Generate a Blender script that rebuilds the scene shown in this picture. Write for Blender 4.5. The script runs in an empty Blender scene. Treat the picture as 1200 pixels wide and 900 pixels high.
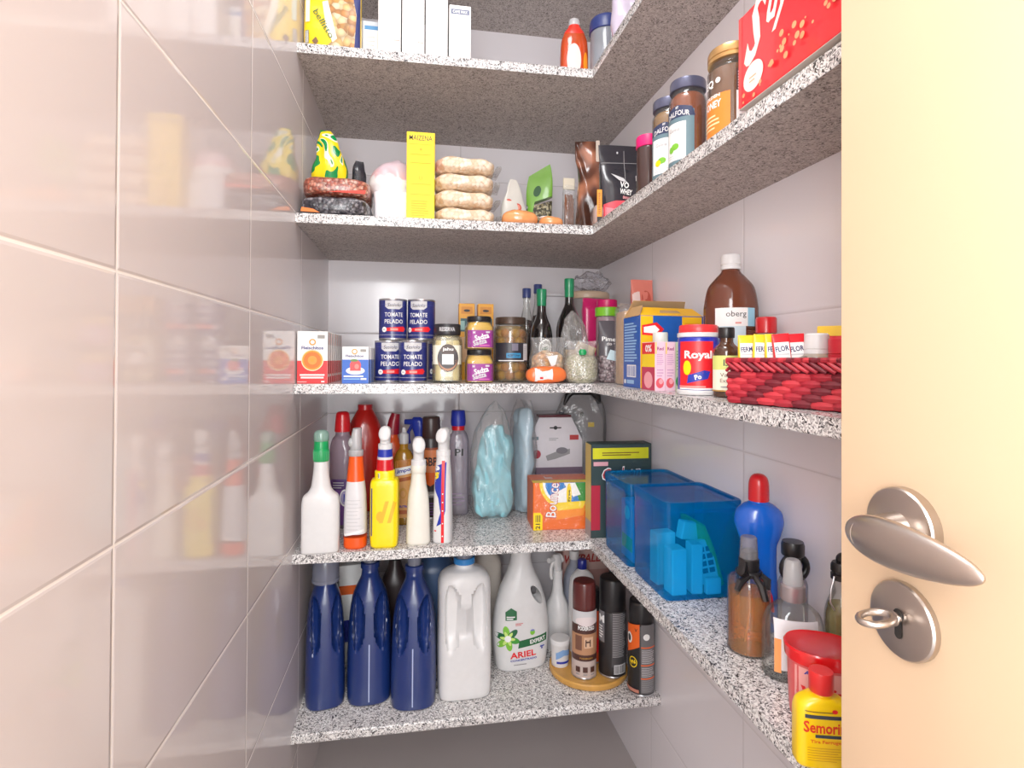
import bpy, bmesh, math, random
from mathutils import Vector, Matrix, noise, geometry
PI = math.pi
scene = bpy.context.scene
COL = scene.collection
random.seed(7)

# ------------------------------------------------------------------ helpers
def lin(c):
    c = c / 255.0
    return c / 12.92 if c <= 0.04045 else ((c + 0.055) / 1.055) ** 2.4

def rgb(c):
    return (lin(c[0]), lin(c[1]), lin(c[2]), 1.0)

MATS = {}
def nt_new(name):
    m = bpy.data.materials.new(name)
    m.use_nodes = True
    nt = m.node_tree
    nt.nodes.clear()
    out = nt.nodes.new('ShaderNodeOutputMaterial')
    return m, nt, out

def N(nt, kind, **kw):
    n = nt.nodes.new(kind)
    for k, v in kw.items():
        if k in n.inputs.keys() if isinstance(k, str) else False:
            n.inputs[k].default_value = v
        else:
            setattr(n, k, v)
    return n

def mat(name, c, rough=0.45, metal=0.0, coat=0.0, var=0.05, bump=0.0, bscale=60.0, spec=0.5, sub=0.0):
    """plain surface with a gentle procedural variation"""
    if name in MATS: return MATS[name]
    m, nt, out = nt_new(name)
    p = nt.nodes.new('ShaderNodeBsdfPrincipled')
    tc = nt.nodes.new('ShaderNodeTexCoord')
    nz = nt.nodes.new('ShaderNodeTexNoise'); nz.inputs['Scale'].default_value = bscale; nz.inputs['Detail'].default_value = 2
    nt.links.new(tc.outputs['Object'], nz.inputs['Vector'])
    mx = nt.nodes.new('ShaderNodeMix'); mx.data_type = 'RGBA'
    r = rgb(c)
    mx.inputs[6].default_value = tuple(v * (1 - var) for v in r[:3]) + (1,)
    mx.inputs[7].default_value = tuple(min(1, v * (1 + var)) for v in r[:3]) + (1,)
    nt.links.new(nz.outputs['Fac'], mx.inputs[0])
    nt.links.new(mx.outputs[2], p.inputs['Base Color'])
    p.inputs['Roughness'].default_value = rough
    p.inputs['Metallic'].default_value = metal
    p.inputs['Coat Weight'].default_value = coat
    p.inputs['Specular IOR Level'].default_value = spec
    if bump > 0:
        b = nt.nodes.new('ShaderNodeBump'); b.inputs['Strength'].default_value = bump; b.inputs['Distance'].default_value = 0.004
        nt.links.new(nz.outputs['Fac'], b.inputs['Height']); nt.links.new(b.outputs['Normal'], p.inputs['Normal'])
    nt.links.new(p.outputs['BSDF'], out.inputs['Surface'])
    MATS[name] = m
    return m

def film(name, c=(255, 255, 255), haze=0.10, rough=0.12, crinkle=0.6, bscale=45.0, gloss=0.25):
    """thin clear plastic or glass wall: see-through with highlights and a little haze"""
    if name in MATS: return MATS[name]
    m, nt, out = nt_new(name)
    tr = nt.nodes.new('ShaderNodeBsdfTransparent'); tr.inputs['Color'].default_value = rgb(c)
    gl = nt.nodes.new('ShaderNodeBsdfGlossy'); gl.inputs['Roughness'].default_value = rough
    df = nt.nodes.new('ShaderNodeBsdfDiffuse'); df.inputs['Color'].default_value = rgb(c)
    lw = nt.nodes.new('ShaderNodeLayerWeight'); lw.inputs['Blend'].default_value = 0.25
    ml = nt.nodes.new('ShaderNodeMath'); ml.operation = 'MULTIPLY_ADD'
    ml.inputs[1].default_value = gloss * 2; ml.inputs[2].default_value = 0.04; ml.use_clamp = True
    nt.links.new(lw.outputs['Fresnel'], ml.inputs[0])
    m1 = nt.nodes.new('ShaderNodeMixShader'); m1.inputs[0].default_value = haze
    nt.links.new(tr.outputs[0], m1.inputs[1]); nt.links.new(df.outputs[0], m1.inputs[2])
    m2 = nt.nodes.new('ShaderNodeMixShader')
    nt.links.new(ml.outputs[0], m2.inputs[0]); nt.links.new(m1.outputs[0], m2.inputs[1]); nt.links.new(gl.outputs[0], m2.inputs[2])
    if crinkle > 0:
        tc = nt.nodes.new('ShaderNodeTexCoord')
        nz = nt.nodes.new('ShaderNodeTexNoise'); nz.inputs['Scale'].default_value = bscale; nz.inputs['Detail'].default_value = 3
        nt.links.new(tc.outputs['Object'], nz.inputs['Vector'])
        b = nt.nodes.new('ShaderNodeBump'); b.inputs['Strength'].default_value = crinkle; b.inputs['Distance'].default_value = 0.01
        nt.links.new(nz.outputs['Fac'], b.inputs['Height'])
        nt.links.new(b.outputs['Normal'], gl.inputs['Normal']); nt.links.new(b.outputs['Normal'], lw.inputs['Normal'])
    nt.links.new(m2.outputs[0], out.inputs['Surface'])
    MATS[name] = m
    return m

def grains(name, cols, scale=260.0, rough=0.5, bump=0.6, coat=0.0, dark=0.45):
    """a heap of seeds, nuts, beans: voronoi cells of several colours"""
    if name in MATS: return MATS[name]
    m, nt, out = nt_new(name)
    p = nt.nodes.new('ShaderNodeBsdfPrincipled')
    tc = nt.nodes.new('ShaderNodeTexCoord')
    v = nt.nodes.new('ShaderNodeTexVoronoi'); v.inputs['Scale'].default_value = scale
    nt.links.new(tc.outputs['Object'], v.inputs['Vector'])
    sp = nt.nodes.new('ShaderNodeSeparateColor')
    nt.links.new(v.outputs['Color'], sp.inputs[0])
    cr = nt.nodes.new('ShaderNodeValToRGB'); cr.color_ramp.interpolation = 'CONSTANT'
    el = cr.color_ramp.elements
    while len(el) < len(cols): el.new(0.5)
    for i, c in enumerate(cols):
        el[i].position = i / len(cols); el[i].color = rgb(c)
    nt.links.new(sp.outputs[0], cr.inputs[0])
    dk = nt.nodes.new('ShaderNodeMapRange'); dk.inputs[1].default_value = 0.2; dk.inputs[2].default_value = 0.75
    dk.inputs[3].default_value = 1.0; dk.inputs[4].default_value = dark
    nt.links.new(v.outputs['Distance'], dk.inputs[0])
    mx = nt.nodes.new('ShaderNodeMix'); mx.data_type = 'RGBA'; mx.blend_type = 'MULTIPLY'; mx.inputs[0].default_value = 1
    nt.links.new(cr.outputs[0], mx.inputs[6]); nt.links.new(dk.outputs[0], mx.inputs[7])
    nt.links.new(mx.outputs[2], p.inputs['Base Color'])
    p.inputs['Roughness'].default_value = rough; p.inputs['Coat Weight'].default_value = coat
    b = nt.nodes.new('ShaderNodeBump'); b.invert = True; b.inputs['Strength'].default_value = bump; b.inputs['Distance'].default_value = 0.004
    nt.links.new(v.outputs['Distance'], b.inputs['Height']); nt.links.new(b.outputs['Normal'], p.inputs['Normal'])
    nt.links.new(p.outputs[0], out.inputs['Surface'])
    MATS[name] = m
    return m

# ---------------------------------------------------------------- mesh builder
_TXT = {}
def text_geo(s, bold):
    key = (s, bold)
    if key in _TXT: return _TXT[key]
    cu = bpy.data.curves.new('lettering_tmp', 'FONT')
    cu.body = s; cu.size = 1.0; cu.resolution_u = 2; cu.fill_mode = 'FRONT'
    cu.offset = 0.028 if bold else 0.004
    ob = bpy.data.objects.new('lettering_tmp', cu)
    me = bpy.data.meshes.new_from_object(ob)
    vs = [(v.co.x, v.co.y) for v in me.vertices]
    fs = [tuple(p.vertices) for p in me.polygons if p.normal.z > -0.5]
    bpy.data.objects.remove(ob); bpy.data.curves.remove(cu); bpy.data.meshes.remove(me)
    x0 = min(v[0] for v in vs); x1 = max(v[0] for v in vs)
    y0 = min(v[1] for v in vs); y1 = max(v[1] for v in vs)
    _TXT[key] = (vs, fs, x0, x1, y0, y1)
    return _TXT[key]

class MB:
    def __init__(s):
        s.v = []; s.f = []; s.mi = []; s.mats = []; s.h = 0.0003; s.fn = None; s.cell = 0.006; s.step = 0.00012
    def m(s, material):
        if material not in s.mats: s.mats.append(material)
        return s.mats.index(material)
    def add(s, vs, fs, material):
        o = len(s.v); k = s.m(material)
        s.v.extend(Vector(p) for p in vs)
        for f in fs:
            s.f.append(tuple(i + o for i in f)); s.mi.append(k)
        return s
    def bm(s, b, material):
        b.verts.ensure_lookup_table(); b.verts.index_update()
        s.add([v.co.copy() for v in b.verts], [[v.index for v in f.verts] for f in b.faces], material); b.free(); return s
    def box(s, x0, x1, y0, y1, z0, z1, material, bev=0.001, seg=1):
        b = bmesh.new()
        bmesh.ops.create_cube(b, size=1)
        for v in b.verts:
            v.co = Vector(((x0 + x1) / 2 + v.co.x * (x1 - x0), (y0 + y1) / 2 + v.co.y * (y1 - y0), (z0 + z1) / 2 + v.co.z * (z1 - z0)))
        if bev > 0:
            bmesh.ops.bevel(b, geom=b.edges[:], offset=bev, segments=seg, affect='EDGES', profile=0.5)
        return s.bm(b, material)
    def rings(s, rs, material, cap0=True, cap1=True, closed=True):
        o = []; n = len(rs[0]); vs = []; fs = []
        for r in rs: vs.extend(r)
        for i in range(len(rs) - 1):
            for j in range(n if closed else n - 1):
                a = i * n + j; b = i * n + (j + 1) % n
                fs.append((a, b, b + n, a + n))
        if cap0: fs.append(tuple(range(n - 1, -1, -1)))
        if cap1: fs.append(tuple(range((len(rs) - 1) * n, len(rs) * n)))
        return s.add(vs, fs, material)
    def sup(s, prof, material, seg=40, sub=4, cap0=True, cap1=True, ox=0.0, oy=0.0, oz=0.0, hard=False, wob=0.0, wseed=0.0, wfreq=18.0, warp=None):
        """loft of superellipse rings. prof: (z, rx, ry, n[, cx, cy])"""
        P = dense(prof, 0 if hard else sub)
        rs = []
        for (z, rx, ry, n, cx, cy) in P:
            ring = []
            for j in range(seg):
                a = 2 * PI * j / seg
                x, y = spow(math.cos(a), n), spow(math.sin(a), n)
                q = Vector((ox + cx + rx * x, oy + cy + ry * y, oz + z))
                if wob > 0:
                    w = noise.noise_vector(Vector((q.x * wfreq + wseed, q.y * wfreq, q.z * wfreq)))
                    q += w * wob
                if warp: q = warp(q)
                ring.append(q)
            rs.append(ring)
        return s.rings(rs, material, cap0, cap1)
    def lathe(s, prof, material, seg=36, sub=3, **k):
        return s.sup([(z, r, r, 2) for (r, z) in prof], material, seg, sub, **k)
    def cyl(s, r, z0, z1, material, ox=0, oy=0, seg=32, bev=0.001):
        return s.sup([(z0, r - bev, r - bev, 2), (z0 + bev, r, r, 2), (z1 - bev, r, r, 2), (z1, r - bev, r - bev, 2)], material, seg, hard=True, ox=ox, oy=oy)
    def tube(s, pts, rad, material, seg=10, caps=True):
        pts = [Vector(p) for p in pts]; rs = []
        if not isinstance(rad, (list, tuple)): rad = [rad] * len(pts)
        up = Vector((0.13, 0.21, 0.97))
        for i, p in enumerate(pts):
            t = (pts[min(i + 1, len(pts) - 1)] - pts[max(i - 1, 0)]).normalized()
            if i == 0:
                a = t.cross(up).normalized()
            else:
                a = (a - t * a.dot(t)).normalized()
            b = t.cross(a)
            rs.append([p + (a * math.cos(2 * PI * j / seg) + b * math.sin(2 * PI * j / seg)) * rad[i] for j in range(seg)])
        return s.rings(rs, material, caps, caps)
    def ball(s, c, r, material, n=2.0, seg=24, rows=14, wob=0.0, wfreq=20.0, wseed=0.0, flat=None):
        """superellipsoid cushion; r = (rx, ry, rz); flat = keep below z value flattened"""
        rs = []
        for i in range(rows + 1):
            t = -PI / 2 + PI * i / rows
            ct, st = spow(math.cos(t), n), spow(math.sin(t), n)
            ring = []
            for j in range(seg):
                a = 2 * PI * j / seg
                q = Vector((r[0] * ct * spow(math.cos(a), n), r[1] * ct * spow(math.sin(a), n), r[2] * st))
                if wob > 0:
                    w = noise.noise_vector(Vector((q.x * wfreq + wseed, q.y * wfreq + wseed * .7, q.z * wfreq)))
                    w2 = noise.noise_vector(Vector((q.x * wfreq * 2.7 + wseed, q.y * wfreq * 2.7, q.z * wfreq * 2.7)))
                    q += w * wob + w2 * wob * 0.45
                q += Vector(c)
                if flat is not None: q.z = max(q.z, flat)
                ring.append(q)
            rs.append(ring)
        return s.rings(rs, material, True, True)
    # ---- flat print on a mapped surface
    def on(s, fn, cell=0.006, h=0.0003):
        s.fn = fn; s.h = h; s.cell = cell; return s
    def _put(s, pts2, faces, material):
        if s.cell < 1:
            P = list(pts2); out = []; lim = s.cell * 1.6
            st = []
            for f in faces:
                for i in range(1, len(f) - 1): st.append((f[0], f[i], f[i + 1]))
            mid = {}
            while st:
                a, b, c = st.pop()
                L_ = [(math.dist(P[a], P[b]), a, b, c), (math.dist(P[b], P[c]), b, c, a), (math.dist(P[c], P[a]), c, a, b)]
                d, p, q, r = max(L_)
                if d <= lim: out.append((a, b, c)); continue
                k = (min(p, q), max(p, q))
                if k not in mid:
                    mid[k] = len(P); P.append(((P[p][0] + P[q][0]) / 2, (P[p][1] + P[q][1]) / 2))
                st.append((p, mid[k], r)); st.append((mid[k], q, r))
            pts2, faces = P, out
        s.add([s.fn(u, v, s.h) for (u, v) in pts2], faces, material); s.h += s.step; return s
    def rect(s, u0, u1, v0, v1, material):
        nu = max(1, int(math.ceil((u1 - u0) / s.cell))); nv = max(1, int(math.ceil((v1 - v0) / s.cell)))
        if s.cell > 1: nu = nv = 1
        pts = [(u0 + (u1 - u0) * i / nu, v0 + (v1 - v0) * j / nv) for j in range(nv + 1) for i in range(nu + 1)]
        fs = [(j * (nu + 1) + i, j * (nu + 1) + i + 1, (j + 1) * (nu + 1) + i + 1, (j + 1) * (nu + 1) + i) for j in range(nv) for i in range(nu)]
        return s._put(pts, fs, material)
    def ell(s, cu, cv, ru, rv, material, seg=28, a0=0.0, a1=2 * PI, rot=0.0):
        full = abs(a1 - a0 - 2 * PI) < 1e-6
        k = max(1, int(max(ru, rv) / max(s.cell, 0.004))); k = min(k, 5)
        pts = [(cu, cv)]; n = seg if full else seg + 1
        for q in range(1, k + 1):
            for j in range(n):
                a = a0 + (a1 - a0) * j / seg
                x = ru * q / k * math.cos(a); y = rv * q / k * math.sin(a)
                pts.append((cu + x * math.cos(rot) - y * math.sin(rot), cv + x * math.sin(rot) + y * math.cos(rot)))
        fs = []
        lim = n if full else n - 1
        for j in range(lim):
            fs.append((0, 1 + j, 1 + (j + 1) % n))
            for q in range(1, k):
                b0 = 1 + (q - 1) * n; b1 = 1 + q * n
                fs.append((b0 + j, b1 + j, b1 + (j + 1) % n, b0 + (j + 1) % n))
        return s._put(pts, fs, material)
    def poly(s, pts, material):
        tris = geometry.tessellate_polygon([[Vector((p[0], p[1], 0)) for p in pts]])
        fs = []
        for t in tris:
            a, b, c = (pts[i] for i in t)
            ar = (b[0] - a[0]) * (c[1] - a[1]) - (b[1] - a[1]) * (c[0] - a[0])
            fs.append(tuple(t) if ar > 0 else (t[0], t[2], t[1]))
        return s._put(pts, fs, material)
    def text(s, string, cu, cv, h, material, w=None, rot=0.0, bold=True, arc=0.0, shear=0.0):
        vs, fs, x0, x1, y0, y1 = text_geo(string, bold)
        sy = h / (y1 - y0); sx = sy if w is None else w / (x1 - x0)
        pts = []
        for (x, y) in vs:
            u = (x - (x0 + x1) / 2) * sx; v = (y - (y0 + y1) / 2) * sy
            u += v * shear; v -= arc * u * u
            pts.append((cu + u * math.cos(rot) - v * math.sin(rot), cv + u * math.sin(rot) + v * math.cos(rot)))
        return s._put(pts, fs, material)
    def lines(s, u0, u1, v0, v1, n, material, fill=0.4, seed=1):
        """tiny illegible print as fine bars"""
        R = random.Random(seed); d = (v1 - v0) / n
        hh = s.h
        for i in range(n):
            s.h = hh
            s.rect(u0, u0 + (u1 - u0) * R.uniform(0.7, 1.0), v0 + d * i, v0 + d * (i + fill), material)
        return s
    def bars(s, u0, u1, v0, v1, n, material, seed=3):
        R = random.Random(seed); d = (u1 - u0) / n; hh = s.h
        for i in range(n):
            s.h = hh
            s.rect(u0 + d * i, u0 + d * (i + R.uniform(0.3, 0.75)), v0, v1, material)
        return s
    def build(s, name, parent=None, loc=None, rotz=0.0, smooth=35):
        me = bpy.data.meshes.new(name)
        me.from_pydata([tuple(v) for v in s.v], [], s.f)
        for mt in s.mats: me.materials.append(mt)
        me.polygons.foreach_set('material_index', s.mi)
        me.update()
        if smooth:
            me.polygons.foreach_set('use_smooth', [True] * len(me.polygons))
            try: me.set_sharp_from_angle(angle=math.radians(smooth))
            except Exception: pass
        ob = bpy.data.objects.new(name, me); COL.objects.link(ob)
        if parent is not None: ob.parent = parent
        if loc is not None: ob.location = loc
        if rotz: ob.rotation_euler = (0, 0, rotz)
        return ob

def spow(x, n):
    if n == 2.0 or n == 2: return x
    return math.copysign(abs(x) ** (2.0 / n), x)

def dense(prof, sub):
    P = [tuple(p) + (0.0, 0.0) if len(p) == 4 else tuple(p) for p in prof]
    if sub <= 0 or len(P) < 3: return P
    t = [0.0]
    for a, b in zip(P, P[1:]):
        t.append(t[-1] + max(1e-6, math.hypot(b[0] - a[0], b[1] - a[1], b[2] - a[2])))
    n = len(P); out = []
    def slopes(k):
        d = [(P[i + 1][k] - P[i][k]) / (t[i + 1] - t[i]) for i in range(n - 1)]
        m = [d[0]] + [0.0] * (n - 2) + [d[-1]]
        for i in range(1, n - 1):
            if d[i - 1] * d[i] > 0: m[i] = 2 * d[i - 1] * d[i] / (d[i - 1] + d[i])
        return m
    S = [slopes(k) for k in range(6)]
    for i in range(n - 1):
        h = t[i + 1] - t[i]
        cnt = 1 if h < 0.0025 else sub
        for q in range(cnt):
            u = q / cnt; row = []
            for k in range(6):
                a, b = P[i][k], P[i + 1][k]
                row.append((2 * u**3 - 3 * u**2 + 1) * a + (u**3 - 2 * u**2 + u) * h * S[k][i] + (-2 * u**3 + 3 * u**2) * b + (u**3 - u**2) * h * S[k][i + 1])
            out.append(tuple(row))
    out.append(P[-1])
    return out

def prof_at(prof, z):
    P = dense(prof, 6)
    for a, b in zip(P, P[1:]):
        if a[0] <= z <= b[0] and b[0] > a[0]:
            u = (z - a[0]) / (b[0] - a[0])
            return [a[k] + (b[k] - a[k]) * u for k in range(6)]
    return list(P[-1] if z > P[-1][0] else P[0])

# surfaces to print on: (u to the right, v up, h outward) -> local point
def front(y):      return lambda u, v, h: Vector((u, y - h, v))
def left(x):       return lambda u, v, h: Vector((x - h, -u, v))
def right(x):      return lambda u, v, h: Vector((x + h, u, v))
def topf(z):       return lambda u, v, h: Vector((u, v, z + h))
def cylf(r, a0=0.0, ox=0.0, oy=0.0):
    return lambda u, v, h: Vector((ox + (r + h) * math.sin(a0 + u / r), oy - (r + h) * math.cos(a0 + u / r), v))
def supf(prof, oz=0.0):
    """print projected on the front of a superellipse body"""
    cache = {}
    def fn(u, v, h):
        k = round(v, 4)
        if k not in cache: cache[k] = prof_at(prof, v - oz)
        z, rx, ry, n, cx, cy = cache[k]
        t = min(0.999, abs((u - cx) / max(rx, 1e-6)))
        y = ry * (1 - t ** n) ** (1.0 / n)
        return Vector((u, cy - y - h, v))
    return fn

def cut(ob, cutter):
    """subtract cutter from ob and drop the cutter"""
    md = ob.modifiers.new('cut', 'BOOLEAN'); md.operation = 'DIFFERENCE'; md.object = cutter; md.solver = 'EXACT'
    dg = bpy.context.evaluated_depsgraph_get(); dg.update()
    me = bpy.data.meshes.new_from_object(ob.evaluated_get(dg))
    ob.modifiers.clear(); old = ob.data; nm = old.name; ob.data = me; bpy.data.meshes.remove(old); me.name = nm
    me.polygons.foreach_set('use_smooth', [True] * len(me.polygons)); me.set_sharp_from_angle(angle=math.radians(40))
    cm = cutter.data; bpy.data.objects.remove(cutter); bpy.data.meshes.remove(cm)

def tag(o, label, cat, group=None, kind=None):
    o['label'] = label; o['category'] = cat
    if group: o['group'] = group
    if kind: o['kind'] = kind
    return o

def thing(name, label, cat, loc=(0, 0, 0), rotz=0.0, group=None, rot=None):
    o = bpy.data.objects.new(name, None); COL.objects.link(o)
    o.empty_display_size = 0.03
    o.location = loc; o.rotation_euler = rot if rot else (0, 0, rotz)
    return tag(o, label, cat, group)

def dup(root, loc, rotz=None, label=None, rot=None, scale=None):
    r = root.copy(); COL.objects.link(r); r.location = loc
    if rotz is not None: r.rotation_euler = (0, 0, rotz)
    if rot is not None: r.rotation_euler = rot
    if scale is not None: r.scale = scale
    if label: r['label'] = label
    for ch in list(root.children):
        c = ch.copy(); COL.objects.link(c); c.parent = r
        for g in list(ch.children):
            d = g.copy(); COL.objects.link(d); d.parent = c
    return r

def struct(o):
    o['kind'] = 'structure'; return o
# ------------------------------------------------------------------ the room
CX, CH = 0.2702, 1.13                 # camera position (y = 0)
RW, RD = 0.8797, 1.808                # right wall x, back wall y
SF, RX = 1.3139, 0.6974               # front of the back run, front of the right run
TH = 0.022
SH = {0: 2.2286, 1: 1.8438, 2: 1.4581, 3: 1.0711, 4: 0.6887, 5: 0.2871}   # shelf tops
ZC = 2.62
TILE_W, TILE_H, TILE_Z = 0.4144, 0.2506, CH + 0.0785

def tile_mat(name, axis, off, tint, grout, groove=0.35, rough=0.09):
    m, nt, out = nt_new(name)
    L = nt.links.new
    p = nt.nodes.new('ShaderNodeBsdfPrincipled')
    geo = nt.nodes.new('ShaderNodeNewGeometry'); sep = nt.nodes.new('ShaderNodeSeparateXYZ')
    L(geo.outputs['Position'], sep.inputs[0])
    def edge(sock, off, size):
        a = nt.nodes.new('ShaderNodeMath'); a.operation = 'SUBTRACT'; L(sock, a.inputs[0]); a.inputs[1].default_value = off
        b = nt.nodes.new('ShaderNodeMath'); b.operation = 'DIVIDE'; L(a.outputs[0], b.inputs[0]); b.inputs[1].default_value = size
        f = nt.nodes.new('ShaderNodeMath'); f.operation = 'FRACT'; L(b.outputs[0], f.inputs[0])
        c = nt.nodes.new('ShaderNodeMath'); c.operation = 'SUBTRACT'; c.inputs[0].default_value = 1.0; L(f.outputs[0], c.inputs[1])
        d = nt.nodes.new('ShaderNodeMath'); d.operation = 'MINIMUM'; L(f.outputs[0], d.inputs[0]); L(c.outputs[0], d.inputs[1])
        e = nt.nodes.new('ShaderNodeMath'); e.operation = 'MULTIPLY'; L(d.outputs[0], e.inputs[0]); e.inputs[1].default_value = size
        return e.outputs[0]
    d1 = edge(sep.outputs[axis], off, TILE_W); d2 = edge(sep.outputs[2], TILE_Z, TILE_H)
    mn = nt.nodes.new('ShaderNodeMath'); mn.operation = 'MINIMUM'; L(d1, mn.inputs[0]); L(d2, mn.inputs[1])
    mr = nt.nodes.new('ShaderNodeMapRange'); mr.inputs[1].default_value = 0.0008; mr.inputs[2].default_value = 0.0018
    L(mn.outputs[0], mr.inputs[0])
    mr2 = nt.nodes.new('ShaderNodeMapRange'); mr2.inputs[1].default_value = 0.0008; mr2.inputs[2].default_value = 0.004
    L(mn.outputs[0], mr2.inputs[0])
    nz = nt.nodes.new('ShaderNodeTexNoise'); nz.inputs['Scale'].default_value = 3.0
    L(geo.outputs['Position'], nz.inputs['Vector'])
    mx0 = nt.nodes.new('ShaderNodeMix'); mx0.data_type = 'RGBA'
    r = rgb(tint); mx0.inputs[6].default_value = r; mx0.inputs[7].default_value = tuple(min(1, v * 1.05) for v in r[:3]) + (1,)
    L(nz.outputs['Fac'], mx0.inputs[0])
    mx = nt.nodes.new('ShaderNodeMix'); mx.data_type = 'RGBA'; mx.inputs[6].default_value = rgb(grout)
    L(mr.outputs[0], mx.inputs[0]); L(mx0.outputs[2], mx.inputs[7]); L(mx.outputs[2], p.inputs['Base Color'])
    rr = nt.nodes.new('ShaderNodeMapRange'); rr.inputs[3].default_value = 0.6; rr.inputs[4].default_value = rough
    L(mr.outputs[0], rr.inputs[0]); L(rr.outputs[0], p.inputs['Roughness'])
    b = nt.nodes.new('ShaderNodeBump'); b.inputs['Strength'].default_value = groove; b.inputs['Distance'].default_value = 0.0015
    L(mr2.outputs[0], b.inputs['Height']); L(b.outputs['Normal'], p.inputs['Normal'])
    p.inputs['Specular IOR Level'].default_value = 0.38
    L(p.outputs[0], out.inputs['Surface'])
    return m

def granite(name, under=False):
    m, nt, out = nt_new(name); L = nt.links.new
    p = nt.nodes.new('ShaderNodeBsdfPrincipled'); geo = nt.nodes.new('ShaderNodeNewGeometry')
    v = nt.nodes.new('ShaderNodeTexVoronoi'); v.inputs['Scale'].default_value = 430
    nzw = nt.nodes.new('ShaderNodeTexNoise'); nzw.inputs['Scale'].default_value = 120
    L(geo.outputs['Position'], nzw.inputs['Vector'])
    mxv = nt.nodes.new('ShaderNodeMix'); mxv.data_type = 'RGBA'; mxv.blend_type = 'LINEAR_LIGHT'; mxv.inputs[0].default_value = 0.006
    L(geo.outputs['Position'], mxv.inputs[6]); L(nzw.outputs['Color'], mxv.inputs[7])
    L(mxv.outputs[2], v.inputs['Vector'])
    sp = nt.nodes.new('ShaderNodeSeparateColor'); L(v.outputs['Color'], sp.inputs[0])
    nz = nt.nodes.new('ShaderNodeTexNoise'); nz.inputs['Scale'].default_value = 70; nz.inputs['Detail'].default_value = 3
    L(geo.outputs['Position'], nz.inputs['Vector'])
    ma = nt.nodes.new('ShaderNodeMath'); ma.operation = 'MULTIPLY_ADD'; L(nz.outputs['Fac'], ma.inputs[0]); ma.inputs[1].default_value = 0.6
    L(sp.outputs[0], ma.inputs[2])
    ms = nt.nodes.new('ShaderNodeMath'); ms.operation = 'SUBTRACT'; L(ma.outputs[0], ms.inputs[0]); ms.inputs[1].default_value = 0.30
    cr = nt.nodes.new('ShaderNodeValToRGB'); cr.color_ramp.interpolation = 'CONSTANT'
    if under: cols = [(0, (112, 104, 99)), (0.14, (160, 150, 145)), (0.40, (180, 170, 164)), (0.8, (198, 189, 183))]  # unpolished underside, with the shade below the shelf put into its colour
    else: cols = [(0, (58, 55, 57)), (0.13, (132, 128, 128)), (0.30, (186, 182, 181)), (0.50, (236, 234, 232)), (0.84, (212, 205, 203))]
    el = cr.color_ramp.elements
    while len(el) < len(cols): el.new(0.5)
    for i, (q, c) in enumerate(cols): el[i].position = q; el[i].color = rgb(c)
    L(ms.outputs[0], cr.inputs[0]); L(cr.outputs[0], p.inputs['Base Color'])
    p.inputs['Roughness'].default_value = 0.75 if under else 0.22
    L(p.outputs[0], out.inputs['Surface'])
    return m

GRAN = granite('speckled_granite'); GRANU = granite('shaded_unpolished_granite', True)
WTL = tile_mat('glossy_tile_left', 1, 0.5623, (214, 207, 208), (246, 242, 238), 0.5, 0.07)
WTB = tile_mat('glossy_tile_back', 0, 0.4093, (236, 232, 236), (206, 200, 202), 0.4, 0.10)
WTR = tile_mat('glossy_tile_right', 1, 0.9615, (240, 236, 240), (216, 211, 214), 0.4, 0.10)
FLM = mat('grey_floor_tile', (176, 168, 166), 0.3, var=0.08, bscale=4)
CEIL = mat('white_ceiling_paint', (240, 238, 234), 0.8)
WPA = mat('white_wall_paint', (240, 236, 230), 0.7)
DOORM = mat('peach_door_laminate', (228, 196, 160), 0.42, var=0.03, bscale=5)
DOORE = mat('peach_door_edge_band', (236, 206, 172), 0.5)
NICK = mat('satin_nickel', (196, 186, 178), 0.30, metal=1.0, var=0.02)
BLK = mat('dark_keyway', (30, 26, 24), 0.6)

Y0 = -0.75
struct(MB().box(-0.08, 0, Y0, RD + 0.08, 0, ZC, WTL, 0).build('wall_left'))
struct(MB().box(0, RW, RD, RD + 0.08, 0, ZC, WTB, 0).build('wall_back'))
struct(MB().box(RW, RW + 0.08, -0.40, RD + 0.08, 0, ZC, WTR, 0).build('wall_right'))
struct(MB().box(0.66, RW, -0.40, -0.36, 0, ZC, WPA, 0).build('wall_front'))
struct(MB().box(-0.08, RW + 0.08, Y0, RD + 0.08, -0.05, 0, FLM, 0).build('floor'))
struct(MB().box(-0.08, RW + 0.08, Y0, RD + 0.08, ZC, ZC + 0.05, CEIL, 0).build('ceiling'))

def shelf(z, label, L=True):
    b = bmesh.new()
    g = 0.0004
    if L: pts = [(g, SF), (RX, SF), (RX, 0.12), (RW - g, 0.12), (RW - g, RD - g), (g, RD - g)]
    else: pts = [(g, SF), (RW - g, SF), (RW - g, RD - g), (g, RD - g)]
    lo = [b.verts.new((x, y, z - TH)) for x, y in pts]; hi = [b.verts.new((x, y, z)) for x, y in pts]
    n = len(pts)
    b.faces.new(lo[::-1]); b.faces.new(hi)
    for i in range(n): b.faces.new((lo[i], lo[(i + 1) % n], hi[(i + 1) % n], hi[i]))
    ed = [e for e in b.edges if abs(e.verts[0].co.z - e.verts[1].co.z) < 1e-6 and all(v.co.y <= SF + 1e-4 for v in e.verts) and all(v.co.x <= RX + 1e-4 or not L for v in e.verts)]
    bmesh.ops.bevel(b, geom=ed, offset=0.004, segments=3, affect='EDGES', profile=0.5)
    b.normal_update()
    bmesh.ops.triangulate(b, faces=[f for f in b.faces if len(f.verts) > 4])
    m = MB(); b.verts.index_update()
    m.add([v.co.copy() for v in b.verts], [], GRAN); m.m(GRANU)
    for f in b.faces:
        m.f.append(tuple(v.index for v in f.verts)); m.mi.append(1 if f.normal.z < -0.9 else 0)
    b.free()
    return tag(m.build('granite_shelf'), label, 'shelf')

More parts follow.
